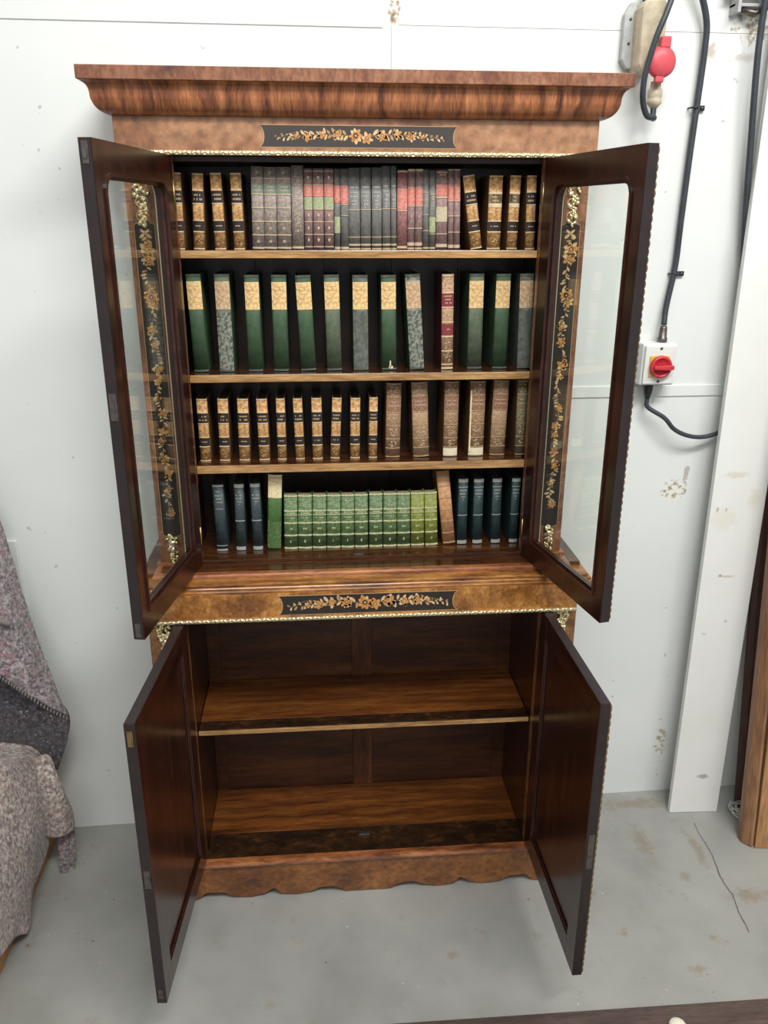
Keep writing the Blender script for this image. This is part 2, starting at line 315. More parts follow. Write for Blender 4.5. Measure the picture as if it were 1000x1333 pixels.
# ------------------------------------------------------------------ room
def WY(x): return .2383+.0165*x
MB().box(-4, 4, -6, .40, -.05, 0).build('floor', floorm, kind='structure')
def wallbox(mb, x0, x1, z0, z1, off=0):
    vs = [(x0, WY(x0)-off, z0), (x1, WY(x1)-off, z0), (x1, WY(x1)-off, z1), (x0, WY(x0)-off, z1), (x0, WY(x0)+.14, z0), (x1, WY(x1)+.14, z0), (x1, WY(x1)+.14, z1), (x0, WY(x0)+.14, z1)]
    return mb.add(vs, [(0, 1, 2, 3), (7, 6, 5, 4), (0, 4, 5, 1), (3, 2, 6, 7), (0, 3, 7, 4), (1, 5, 6, 2)])
mb = MB(); wallbox(mb, -4, 4, -.02, 4.3, 0); mb.build('wall_back', wallm, kind='structure')
# flush painted sheets on the wall: their joints read as fine dark lines
mb = MB(); wallbox(mb, -3.9, .0812, -.01, 2.1625, .004); mb.build('trim_1', wallm, kind='structure')
mb = MB(); wallbox(mb, .0838, 3.9, -.01, 2.1700, .004); mb.build('trim_2', wallm, kind='structure')
mb = MB(); wallbox(mb, -3.9, .064, 2.1655, 4.28, .004); mb.build('trim_3', wallm, kind='structure')
mb = MB(); wallbox(mb, .10, 3.9, 2.1712, 4.28, .004); mb.build('trim_4', wallm, kind='structure')
mb = MB(); wallbox(mb, .30, 1.35, 1.303, 1.334, .008); mb.build('trim_5', wallm, kind='structure', bevel=.002)
MB().box(-4, 4, -6, .40, 4.3, 4.35).build('ceiling', wallm, kind='structure')
# ------------------------------------------------------------------ bookcase
BC = thing('bookcase', 'tall walnut bookcase with marquetry, glazed doors above and panelled cupboard doors below, all standing open', 'bookcase')
A = .3973; AL = .4325; U = .5103
# ---- cornice
prof = [(0, 1.952), (.008, 1.9535), (.019, 1.959), (.027, 1.968), (.0315, 1.979), (.0325, 1.989), (.034, 1.997), (.038, 2.004), (.045, 2.009), (.0495, 2.0105)]
def sweep(prof, hw, yb, y0=0, cap=True):
    mb = MB(); vs = []
    for (o, z) in prof: vs += [(-hw-o, yb, z), (-hw-o, y0-o, z), (hw+o, y0-o, z), (hw+o, yb, z)]
    n = len(prof); mb.add(vs, [(i*4+k, i*4+k+1, (i+1)*4+k+1, (i+1)*4+k) for i in range(n-1) for k in range(3)], 0, False)
    mb.add(vs, ([(0, 1, 2, 3), ((n-1)*4+3, (n-1)*4+2, (n-1)*4+1, (n-1)*4)] if cap else [])+[tuple(i*4 for i in range(n))[::-1], tuple(i*4+3 for i in range(n))]); return mb
def smoothprof(p, n=4):
    q = crom([(a, b_, 0) for a, b_ in p], n); return [(v.x, v.y) for v in q]
c_ = sweep(smoothprof(prof), U, .22).build('cornice', cornW, BC)
sweep([(.0495, 2.0105), (.0515, 2.012), (.0515, 2.0355), (.050, 2.0365)], U, .22).build('cornice_fascia', cornT, c_)
# ---- frieze
fz = MB().box(-U, U, 0, .22, 1.880, 1.952).build('frieze', burrR, BC, .001)
# ---- marquetry panels
def inlay_panel(name, parent, L, H, y, cx, cz, vertical, ground, elems, seed, bulge=.012):
    """black ground with concave ends, stringing, and inlaid flowers; local u along L, v along H; faces -y"""
    rnd = random.Random(seed); mb = MB()
    def T(u, v): return (cx+u, cz+v) if not vertical else (cx+v, cz-u)
    def poly(pts, mi, lift):
        q = [T(*p) for p in pts]
        mb.prism(q, 'y', y-lift, y+.0004, mi)
    h = H/2; l = L/2
    def arc(sg, g=0):
        return [(sg*(l-bulge*math.cos(a)**1-g), (h)*math.sin(a)) for a in [(-PI/2)+PI*k/12 for k in range(13)]]
    right = arc(1); left = arc(-1)
    poly(right+left[::-1], 0, .0003)
    for sg in (-1, 1):
        a = arc(sg)
    # stringing
    for sg in (-1, 1):
        a = arc(sg); 
        for i in range(12):
            (u0, v0), (u1, v1) = a[i], a[i+1]; mb.prism([T(u0, v0), T(u1, v1), T(u1+sg*.0012, v1), T(u0+sg*.0012, v0)], 'y', y-.0005, y+.0004, 1)
        mb.prism([T(-l, sg*h), T(l, sg*h), T(l, sg*(h+.001)), T(-l, sg*(h+.001))], 'y', y-.0005, y+.0004, 1)
    def petal(u, v, ln, wd, ang, mi, lift=.0007):
        pts = []
        for (a, b_) in ((0, 0), (.3, .42), (.62, .5), (.88, .28), (1, 0), (.88, -.28), (.62, -.5), (.3, -.42)):
            x_, y_ = a*ln, b_*wd; pts.append((u+x_*math.cos(ang)-y_*math.sin(ang), v+x_*math.sin(ang)+y_*math.cos(ang)))
        poly(pts, mi, lift)
    def stem(pts, wd=.0008):
        q = crom([(a, b_, 0) for a, b_ in pts], 5)
        for i in range(len(q)-1):
            d = (q[i+1]-q[i]); n_ = Vector((-d.y, d.x, 0)); 
            if n_.length < 1e-6: continue
            n_ = n_.normalized()*wd/2
            poly([((q[i]+n_).x, (q[i]+n_).y), ((q[i+1]+n_).x, (q[i+1]+n_).y), ((q[i+1]-n_).x, (q[i+1]-n_).y), ((q[i]-n_).x, (q[i]-n_).y)], 5, .0006)
    for e in elems:
        k = e[0]
        if k == 's': stem(e[1])
        elif k == 'l': petal(e[1], e[2], e[3], e[3]*.42, e[4], rnd.choice((3, 3, 4)))
        elif k == 'f':
            _, u, v, r, n_ = e; a0 = rnd.random()*6
            for j in range(n_): petal(u, v, r*rnd.uniform(.85, 1.1), r*rnd.uniform(.5, .68)*(5.5/n_)**.5, a0+j*2*PI/n_+rnd.uniform(-.1, .1), rnd.choice((2, 2, 3)), .0007)
            for j in range(n_): petal(u, v, r*.55, r*.36, a0+(j+.5)*2*PI/n_, 4 if j % 2 else 2, .0010)
            petal(u-r*.14, v, r*.28, r*.26, 0, 3, .0013)
        elif k == 'b': petal(e[1]-e[3]/2, e[2], e[3], e[3]*.8, 0, rnd.choice((2, 3)))
    return mb.build(name, [ground, string, in_or, in_cr, in_lb, in_st, gold_w], parent)
def garland(L, H, centre, n, seed, top=True):
    rnd = random.Random(seed); E_ = []
    for sg in (-1, 1):
        pts = [(sg*t*L, H*(.10*math.sin(t*9)+(.14 if .25 < t < .4 else -.02))) for t in [i*.06 for i in range(8)]]
        E_.append(('s', pts))
        for i in range(n):
            t = .07+.36*i/(n-1); u = sg*t*L; v = H*(.10*math.sin(t*9)); s = 1-1.1*abs(t)
            E_.append(('l', u, v, H*.34*s*rnd.uniform(.8, 1.2), rnd.uniform(.5, 1.5)*(1 if rnd.random() < .9 else -1)+ (0 if sg > 0 else 1.2)))
            E_.append(('l', u+.004, v, H*.34*s*rnd.uniform(.8, 1.2), -rnd.uniform(.5, 1.5)-(0 if sg > 0 else 1.2)))
        for t, r in ((.12, .27), (.20, .22), (.275, .24), (.335, .15)): E_.append(('f', sg*t*L, H*(.09*math.sin(t*9)+rnd.uniform(-.08, .08)), H*r*rnd.uniform(.85, 1.1), rnd.choice((5, 6, 7))))
        for t in (.38, .41, .44): E_.append(('b', sg*t*L, H*rnd.uniform(-.1, .1), H*.08))
    E_ += [('f', -.008, .002, H*centre, 8), ('f', .016, -.003, H*centre*.8, 6)]
    return E_
lx0, lx1 = -.2145, .2065
inlay_panel('marquetry_panel', fz, lx1-lx0, .0415, -.0002, (lx0+lx1)/2, 1.9165, False, black_r, [e for e in garland(.42*.95, .044, .36, 14, 3)], 5)
# burr cartouche ends that round into the panel
def bead(name, parent, x0, x1, y, z, r, step, axis='x', seedv=1, mat=gilt):
    rnd = random.Random(seedv); mb = MB(); n = int(abs(x1-x0)/step)
    for i in range(n):
        t = x0+(x1-x0)*(i+.5)/n; k = rnd.uniform(.9, 1.15)
        if axis == 'x': mb.blob((t, y, z), (step*.74, r*.9*k, r*k), 0, (.5 if i % 2 else -.5), 4, 6)
        else: mb.blob((y[0], y[1], t), (r*.9*k, r*k, step*.6), 0, 0, 4, 6)
    if axis == 'x': mb.box(min(x0, x1), max(x0, x1), y-r*.3, y+r*.9, z-r, z+r)
    return mb.build(name, mat, parent)
bead('gilt_bead', fz, -U+.002, U-.002, -.0018, 1.8835, .0039, .0095)
# ---- upper carcass
for s in (-1, 1):
    sp = MB().box(*sorted((s*.4125, s*.4995)), .0302, .222, .955, 1.8795).build('side_panel', dark_int, BC)
    pil = MB().box(*sorted((s*.3985, s*.4995)), 0.006, .03, .955, 1.88).build('pilaster', cornT, BC, .0008)
    els = []; rnd = random.Random(20+s); Lp = .706
    els += [('l', -.338, .001, .016, .9), ('l', -.338, .0, .016, -.9), ('l', -.338, 0, .013, 2.3), ('l', -.338, 0, .013, -2.3)]
    fl = [(-.305, .0155, 7), (-.285, .014, 6), (-.205, .0150, 9), (-.19, .012, 7), (-.135, .0115, 6), (-.10, .010, 5), (-.045, .0125, 5), (-.018, .008, 5), (.055, .010, 6), (.10, .011, 5), (.12, .009, 6), (.165, .0105, 7), (.20, .009, 5), (.245, .0085, 5), (.30, .0105, 7)]
    spine_pts = [(-.345+i*.0345, .004*math.sin(i*1.7)) for i in range(20)]
    els.append(('s', spine_pts))
    for i in range(92):
        u = -.33+i*.0069
        els.append(('l', u, .004*math.sin((u+.345)/.0345*1.7), rnd.uniform(.008, .0145), rnd.choice((-1, 1))*rnd.uniform(.5, 1.5)))
    for f in fl: els.append(('f', f[0], .004*math.sin((f[0]+.345)/.0345*1.7)+rnd.uniform(-.002, .002), f[1]*1.15, f[2]))
    for i in range(8): els.append(('b', rnd.uniform(.0, .3), rnd.uniform(-.006, .006), .006))
    inlay_panel('marquetry_panel', pil, Lp, .0425, .0058, s*.466, 1.386, True, black_g, els, 40+s, bulge=-.007)
    # gilt floral drop at the head and mask mount at the foot
    mb = MB(); rnd = random.Random(60+s)
    for i in range(46):
        t = i/46; z = 1.855-.118*t; wd = .019*(1-.62*t)*(1 if t > .15 else .8)
        x = s*.466+rnd.uniform(-1, 1)*wd; mb.blob((x, .0035-rnd.random()*.003, z), (rnd.uniform(.003, .0055), .0035, rnd.uniform(.0035, .007)), 0, rnd.uniform(-1.2, 1.2), 4, 7)
    for k in range(3): mb.tube(crom([(s*.466+.013*math.cos(a), .002, 1.815-.028*k+.011*math.sin(a)) for a in [j*PI/4 for j in range(7)]], 3), .0012, 6)
    mb.build('gilt_drop', gilt, pil)
    mb = MB()
    for i in range(34):
        t = i/34; z = 1.030-.075*t; wd = .0145*(1-.55*t) if t > .1 else .010
        mb.blob((s*.466+rnd.uniform(-1, 1)*wd, .003-rnd.random()*.004, z), (rnd.uniform(.003, .0055), .004, rnd.uniform(.003, .006)), 0, rnd.uniform(-1.2, 1.2), 4, 7)
    mb.blob((s*.466, -.001, 1.012), (.009, .006, .007)); mb.blob((s*.466, 0, .992), (.006, .005, .009)); mb.tube([(s*.466-.013, .002, 1.022), (s*.466, -.002, 1.025), (s*.466+.013, .002, 1.022)], .002, 6)
    mb.build('gilt_foot_mount', gilt, pil)
    box('pilaster_foot', (*sorted((s*.405, s*.508)), -.006, .03, .9505, .960), mould, BC)
bk = MB()
for i in range(5): bk.box(-.412+i*.1648, -.412+(i+1)*.1648-.0012, .197, .207, .9625, 1.868)
bk.box(-.412, .412, .207, .21, .9625, 1.868); bk.build('back_panel', dark_int, BC)
box('case_top', (-.412, .412, .031, .21, 1.8685, 1.8795), dark_int, BC)
def shelf(z, x0, x1, y0, y1, th, name='shelf', body=shelf_dk, lip=edge_pine):
    s_ = MB().box(x0, x1, y0+.004, y1, z-th, z).build(name, body, BC, .0006)
    MB().box(x0, x1, y0, y0+.004, z-th, z-.0006).build('shelf_edge', lip, s_, .0008); return s_
for z_, t_ in ((1.6885, .0165), (1.4150, .0175), (1.1981, .0195)): shelf(z_, -.3975, .3975, .02, .196, t_)
box('case_bottom', (-.412, .412, .031, .196, .9538, .9620), shelf_dk, BC, .001)
box('case_bottom_lip', (-.398, .398, .002, .031, .9538, .9620), shelf_dk, BC, .001)
box('catch_plate', (-.026, .000, .010, .020, .962, .9645), steel, BC)
# ---- waist moulding and lower section
wm = sweep([(-.060, .9535), (-.050, .9535), (-.048, .9548), (-.040, .9550), (-.036, .9535), (-.034, .950), (-.0335, .9445)], .542, .222, -.105, False)
wmo = wm.build('waist_moulding', mould, BC)
wm = sweep([(-.036, .9442), (-.008, .9436), (-.003, .9436), (-.001, .942), (-.001, .9385), (-.0035, .9380), (-.0035, .9365), (.004, .9362), (.0055, .934), (.004, .9315), (.0035, .930), (.009, .9295), (.0105, .927), (.009, .9245), (.0085, .9215)], .542, .222, -.105, False)
wm.build('reeded_moulding', reedw, wmo)
MB().box(-.535, .535, -.052, .22, .923, .9537).build('waist_top', shelf_dk, BC)
lf = MB().box(-.512, .512, -.118, .20, .855, .9215).build('lower_frieze', gold_w, BC, .001)
inlay_panel('marquetry_panel', lf, .432, .049, -.1182, .003, .8905, False, black_g, garland(.432*1.0, .060, .34, 13, 12), 9, bulge=.013)
bead('gilt_bead', lf, -.513, .513, -.1205, .8560, .0038, .010, seedv=4)
for s in (-1, 1):
    pl = MB().box(*sorted((s*.436, s*.523)), -.093, -.060, .10, .9205).build('lower_pilaster', burr, BC, .001)
    MB().box(*sorted((s*.436, s*.520)), -.060, .222, .10, .92).build('lower_side_panel', mahog, BC, .001)
    mb = MB(); rnd = random.Random(90+s)
    for i in range(60):
        t = i/60; z = .848-.100*t; wd = .021*(1-t**.8*.9)
        mb.blob((s*.486+rnd.uniform(-1, 1)*wd, -.0955-rnd.random()*.006*(1-t), z), (rnd.uniform(.0035, .0065), .005, rnd.uniform(.004, .008)), 0, rnd.uniform(-1.2, 1.2), 4, 7)
    mb.box(s*.486-.022, s*.486+.022, -.104, -.093, .8455, .854); mb.build('gilt_corbel', gilt, pl)
# interior of the cupboard
bk = MB(); bk.box(-.436, .436, .203, .213, .10, .9); bk.box(-.026, .031, .1985, .2035, .12, .86, 1); bk.box(-.436, .436, .199, .203, .80, .86)
for s in (-1, 1): bk.box(*sorted((s*.40, s*.436)), .198, .203, .12, .86)
bk.build('cupboard_back', [back_low, back_st], BC, .0008)
s_ = MB().box(-.4345, .4345, -.004, .196, .490, .505).build('cupboard_shelf', shelf_top, BC, .0008)
MB().box(-.4345, .4345, -.045, -.004, .489, .5045).build('shelf_lip', strip_dk, s_, .0006)
MB().box(-.4345, .4345, -.048, -.045, .4905, .503).build('shelf_edge', edge_pine, s_, .0008)
MB().box(-.4355, .4355, .008, .197, .108, .1266).build('cupboard_floor', shelf_top, BC, .0008)
MB().box(-.4355, .4355, -.0875, .0075, .105, .1262).build('cupboard_threshold', strip_dk, BC, .001)
MB().box(-.4355, .4355, -.093, .19, .855, .8555).build('cupboard_ceiling', dark_int, BC)
box('catch_plate', (-.022, .010, -.030, -.016, .1262, .131), steel, BC)
# plinth: rounded moulding over a scalloped apron
pm = sweep([(-.0108, .105), (-.0108, .1270), (.006, .1275), (.0105, .126), (.013, .1215), (.0125, .116), (.009, .1115), (.004, .110)], .524, .222, -.098, False)
pm.build('plinth_moulding', mould, BC)
def apron_z(x):
    a = abs(x)
    pts = [(0, .003), (.062, .003), (.075, .010), (.10, .0165), (.13, .0165), (.155, .008), (.195, .002), (.235, .006), (.258, .020), (.262, .020), (.285, .008), (.325, .001), (.36, .004), (.40, .017), (.44, .018), (.465, .004), (.47, 0), (.53, 0)]
    for i in range(len(pts)-1):
        if pts[i][0] <= a <= pts[i+1][0]:
            t = (a-pts[i][0])/(pts[i+1][0]-pts[i][0]); t = t*t*(3-2*t) if i not in (8, 9) else t; return 1.35*(pts[i][1]+(pts[i+1][1]-pts[i][1])*t)
    return 0
xs = [-.527+i*1.054/170 for i in range(171)]
mb = MB(); vs = []
for y in (-.101, -.080):
    for x in xs: vs += [(x, y, apron_z(x)), (x, y, .111)]
n = len(xs)
for j in range(2):
    o = j*2*n; mb.add(vs[o:o+2*n], [(2*i, 2*i+2, 2*i+3, 2*i+1) for i in range(n-1)])
mb.add(vs, [(2*i, 2*i+2, 2*n+2*i+2, 2*n+2*i) for i in range(n-1)]+[(2*i+1, 2*i+3, 2*n+2*i+3, 2*n+2*i+1) for i in range(n-1)]+[(0, 1, 2*n+1, 2*n), (2*n-2, 2*n-1, 4*n-1, 4*n-2)])
ap = mb.build('apron', apronW, BC)
for s in (-1, 1): MB().box(*sorted((s*.505, s*.527)), -.08, .22, 0, .111).build('plinth_side', apronW, BC)
# ---- doors
def arcpts(cx, cz, r, a0, a1, n=7): return [(cx+r*math.cos(a0+(a1-a0)*i/n), cz+r*math.sin(a0+(a1-a0)*i/n)) for i in range(n+1)]
def ring(mb, outer, inner, y0, y1, mi=0):
    """flat ring between two loops with the same vertex count, extruded in y"""
    n = len(outer); vs = [(p[0], y0, p[1]) for p in outer]+[(p[0], y0, p[1]) for p in inner]+[(p[0], y1, p[1]) for p in outer]+[(p[0], y1, p[1]) for p in inner]
    fs = []
    for i in range(n):
        j = (i+1) % n; fs += [(i, j, n+j, n+i), (2*n+i, 3*n+i, 3*n+j, 2*n+j), (i, 2*n+i, 2*n+j, j), (n+i, n+j, 3*n+j, 3*n+i)]
    return mb.add(vs, fs, mi)
def glazed_door(side, th):
    d = bpy.data.objects.new('glazed_door', None); COL.objects.link(d); d.parent = BC
    d.location = (side*A, 0, 0); sg = -side
    d.rotation_euler = (0, 0, math.radians(th)*side)
    W = .392; z0, z1 = .9555, 1.8780; T = .0225
    g0, g1, h0, h1 = .050, .352, 1.008, 1.822
    def X(x): return sg*x
    # opening with rounded upper and square lower corners, cut into stiles and rails
    def loop(gr, R, e=0):
        a = []
        a += [(g0-gr, h0-gr), ] ; a += [(g1+gr, h0-gr)]
        a += arcpts(g1+gr-R, h1+gr-R, R, 0, PI/2); a += arcpts(g0-gr+R, h1+gr-R, R, PI/2, PI)
        return a
    inn = loop(0, .030)
    def outer_of(lp):
        o = []
        for (x, z) in lp:
            cx, cz = (g0+g1)/2, (h0+h1)/2
            # push to the frame edge
            if z > h1-.031 and x > g1-.031: o.append((W, z1) if True else 0)
            elif z > h1-.031 and x < g0+.031: o.append((0, z1))
            else: o.append((0 if x < cx else W, z0 if z < cz else z1))
        # spread the arc points along the corner
        k = [i for i, p in enumerate(o)]
        na = 8
        arcR = list(range(2, 2+na)); arcL = list(range(2+na, 2+2*na))
        for i, idx in enumerate(arcR): t = i/(na-1); o[idx] = (W, h1+(z1-h1)*2*t) if t < .5 else (W-(W-g1)*(2*t-1), z1)
        for i, idx in enumerate(arcL): t = i/(na-1); o[idx] = ((g0)*(1-2*t), z1) if t < .5 else (0, z1-(z1-h1)*(2*t-1))
        return o
    out = outer_of(inn)
    mb = MB(); ring(mb, [(X(x), z) for x, z in out], [(X(x), z) for x, z in inn], -T, 0)
    # exact corners
    mb.prism([(X(W), z1), (X(W), h1+(z1-h1)*6/7.), (X(W-(W-g1)/7.), z1)], 'y', -T, 0); mb.prism([(X(0), z1), (X(g0/7.), z1), (X(0), z1-(z1-h1)/7.)], 'y', -T, 0)
    fr_ = mb.build('door_frame', mahog, d, 0)
    # inner moulding: sloping bead round the glass
    mb = MB(); ring(mb, [(X(x), z) for x, z in loop(.006, .034)], [(X(x), z) for x, z in loop(0, .030)], .0, .0035)
    ring(mb, [(X(x), z) for x, z in loop(.0, .030)], [(X(x), z) for x, z in loop(-.006, .026)], -.010, -.004)
    mb.build('glazing_bead', mahogX, d)
    gp = [(X(x), z) for x, z in loop(.003, .031)]
    MB().prism(gp, 'y', -.0145, -.0115).build('glass_pane', glass, d)
    # facing edge of the opening stile and gilt bead along the front edge
    mb = MB(); mb.box(*sorted((X(W), X(W+.0012))), -T+.001, -.001, z0+.001, z1-.001); mb.build('edge_strip', darkend, d)
    if side > 0: bead('gilt_edge_bead', d, z0+.004, z1-.004, (X(W-.004), -T-.0005), 0, .0042, .014, 'z', 5+side, brass)
    ring(MB(), [(X(x), z) for x, z in loop(.012, .04)], [(X(x), z) for x, z in loop(.002, .032)], -T-.003, -T).build('gilt_surround', gilt, d)
    if side < 0:
        xe = W+.0012
        for (a, b_) in ((1.838, 1.873), (.962, .992)):
            mb = MB(); mb.box(xe, xe+.001, -.017, -.006, a, b_); mb.box(xe+.001, xe+.0028, -.0145, -.0085, a+.008, b_-.012); mb.build('flush_bolt', steel, d)
        mb = MB(); mb.box(xe, xe+.0012, -.018, -.004, 1.405, 1.455); mb.box(xe+.001, xe+.003, -.014, -.008, 1.42, 1.44); mb.build('lock_plate', steel, d)
    for z in (1.02, 1.80): MB().tube([(X(-.002), -.0005, z-.03), (X(-.002), -.0005, z+.03)], .0028, 8).build('hinge', brass, d)
def cupboard_door(side, th):
    d = bpy.data.objects.new('cupboard_door', None); COL.objects.link(d); d.parent = BC
    d.location = (side*AL, -.0959, 0); sg = -side; d.rotation_euler = (0, 0, math.radians(th)*side)
    W = .4285; z0, z1 = .1355, .8490; T = .0225
    def X(x): return sg*x
    m0, m1, n0, n1 = .052, .374, .195, .79
    for (a, b_, c, e) in ((0, m0, z0, z1), (m1, W, z0, z1)): MB().box(*sorted((X(a), X(b_))), -T, 0, c, e).build('door_stile', mahog, d, .0012)
    for (c, e) in ((z0, n0), (n1, z1)): MB().box(*sorted((X(m0), X(m1))), -T, -.0002, c, e).build('door_rail', mahogX, d, .0008)
    MB().box(*sorted((X(m0), X(m1))), -.016, -.007, n0, n1).build('door_panel', mahog, d)
    def lp(g): return [(X(m0-g), n0-g), (X(m1+g), n0-g), (X(m1+g), n1+g), (X(m0-g), n1+g)]
    ring(MB(), lp(0), lp(-.007), -.007, -.0025).build('panel_moulding', mahogX, d, .0012)
    MB().box(*sorted((X(W), X(W+.001))), -T+.001, -.001, z0+.001, z1-.001).build('edge_strip', darkend, d)
    MB().box(*sorted((X(.001), X(W-.001))), -T+.001, -.001, z1, z1+.001).build('edge_strip', darkend, d)
    if side > 0: bead('gilt_edge_bead', d, z0+.004, z1-.004, (X(W-.003), -T-.0005), 0, .0036, .017, 'z', 8+side, brass)
    ring(MB(), lp(.008), lp(0), -T-.003, -T).build('gilt_surround', gilt, d)
    if side < 0:
        xe = W+.001
        mb = MB(); mb.box(xe, xe+.0012, -.017, -.006, .800, .835); mb.box(xe+.001, xe+.003, -.0145, -.0085, .806, .822); mb.build('flush_bolt', brass, d)
        mb = MB(); mb.box(xe, xe+.001, -.016, -.007, .150, .175); mb.box(xe+.001, xe+.002, -.0135, -.0095, .155, .165); mb.build('flush_bolt', steel, d)
        mb = MB(); mb.box(xe, xe+.001, -.017, -.004, .455, .50); mb.box(xe+.001, xe+.006, -.010, -.004, .472, .484); mb.build('lock', steel, d)
    else:
        mb = MB(); mb.box(*sorted((X(W+.001), X(W+.0018))), -.018, -.005, .44, .53); mb.build('lock_plate', steel, d)
glazed_door(-1, 99.713); glazed_door(1, 101.126); cupboard_door(-1, 94.547); cupboard_door(1, 90.768)

# ------------------------------------------------------------------ books
def cloth(n, c, rough=.6, vary=.15, vs=60, bump=.3): return plain(n, c, rough, vary=vary, vs=vs, bump=bump, bscale=500)
def worn(n, c, c2, thr=.55, sc=120):
    m, nt, b = newmat(n); P = coords(nt); nz = N(nt, 'ShaderNodeTexNoise', i_Scale=float(sc), i_Detail=6.0, i_Roughness=.7); nt.links.new(P, nz.inputs[0])
    r = ramp(nt, [(thr-.07, c), (thr+.07, c2)], nz.outputs[0]); nt.links.new(r.outputs[0], b.inputs['Base Color']); b.inputs['Roughness'].default_value = .6; return m
K = dict(
 tan=worn('tan_calf', (.36, .17, .055), (.66, .40, .17), .5, 90), calfside=cloth('brown_boards', (.16, .08, .035)), blacklab=plain('dark_label', (.022, .016, .018), .4),
 gold=plain('gold_tooling', (.60, .42, .20), .45, .3), gold2=plain('pale_gold_tooling', (.58, .45, .30), .5, .2), cream=plain('cream_edge', (.66, .50, .29), .6, vary=.2, vs=90),
 page=plain('page_edges', (.15, .135, .095), .8, vary=.3, vs=300), pagel=plain('light_page_edges', (.42, .34, .22), .8, vary=.3, vs=300),
 green=worn('green_cloth', (.036, .074, .034), (.052, .098, .05), .5, 40), greenf=worn('faded_green_cloth', (.075, .105, .062), (.115, .14, .09), .5, 40), greeng=worn('grey_green_cloth', (.075, .088, .07), (.14, .15, .125), .52, 60),
 mott=worn('scuffed_grey_cloth', (.055, .075, .058), (.27, .27, .22), .5, 130), paper=worn('paper_label', (.50, .28, .10), (.80, .57, .27), .46, 150), paperg=worn('faded_paper_label', (.40, .25, .14), (.62, .45, .28), .5, 150),
 roan=worn('tooled_tan_leather', (.30, .15, .09), (.50, .33, .20), .5, 260), maroon=plain('maroon_leather', (.10, .014, .022), .4), redlab=plain('red_label', (.22, .035, .04), .45, vary=.2, vs=120),
 vel=worn('tooled_brown_calf', (.26, .145, .075), (.44, .28, .16), .52, 200), vel2=worn('pale_brown_calf', (.38, .235, .13), (.54, .37, .22), .52, 200), velred=worn('reddish_calf_label', (.24, .11, .065), (.36, .21, .13), .52, 200), olivec=worn('dull_olive_calf', (.16, .13, .07), (.25, .21, .12), .5, 200),
 navy=worn('navy_cloth', (.022, .036, .042), (.045, .065, .070), .5, 60), teal=worn('teal_cloth', (.012, .034, .036), (.026, .052, .054), .5, 60), silver=plain('dull_silver_tooling', (.34, .36, .33), .5),
 bgreen=worn('bright_green_cloth', (.050, .115, .025), (.07, .15, .04), .5, 60), speck=worn('speckled_green_cloth', (.055, .12, .035), (.40, .45, .20), .62, 260), ivory=worn('ivory_vellum', (.62, .46, .20), (.80, .68, .42), .42, 90),
 pgreen=worn('green_calf', (.065, .125, .045), (.15, .22, .10), .52, 110), polive=worn('olive_calf', (.16, .19, .025), (.28, .30, .06), .52, 110), band=worn('pale_gilt_band', (.36, .38, .20), (.62, .60, .36), .48, 200),
 t2=worn('orange_tan_calf', (.46, .22, .10), (.62, .34, .17), .52, 110), gb=worn('grey_brown_leather', (.23, .185, .16), (.37, .31, .275), .5, 140), gr=worn('grey_black_cloth', (.155, .155, .145), (.225, .22, .205), .5, 90),  # greys lifted: the packed row's haze is put into their colour
 rb=worn('hazy_red_brown_leather', (.24, .145, .14), (.36, .24, .23), .5, 140), dred=worn('hazy_maroon_leather', (.28, .11, .11), (.42, .22, .21), .52, 160), rl=worn('faded_red_label', (.58, .16, .13), (.72, .30, .25), .5, 160),  # haze over the packed top-shelf row put into these lighter reds
 gl=worn('faded_green_label', (.30, .34, .18), (.42, .44, .27), .5, 160), dgl=worn('grey_green_label', (.16, .20, .16), (.26, .30, .24), .5, 160), creamp=worn('cream_patch', (.46, .38, .25), (.58, .50, .36), .5, 160), wh=plain('worn_white_lettering', (.55, .52, .46), .6), white=plain('cream_spine_label', (.76, .68, .48), .6, vary=.1, vs=60))
BOOKS = []
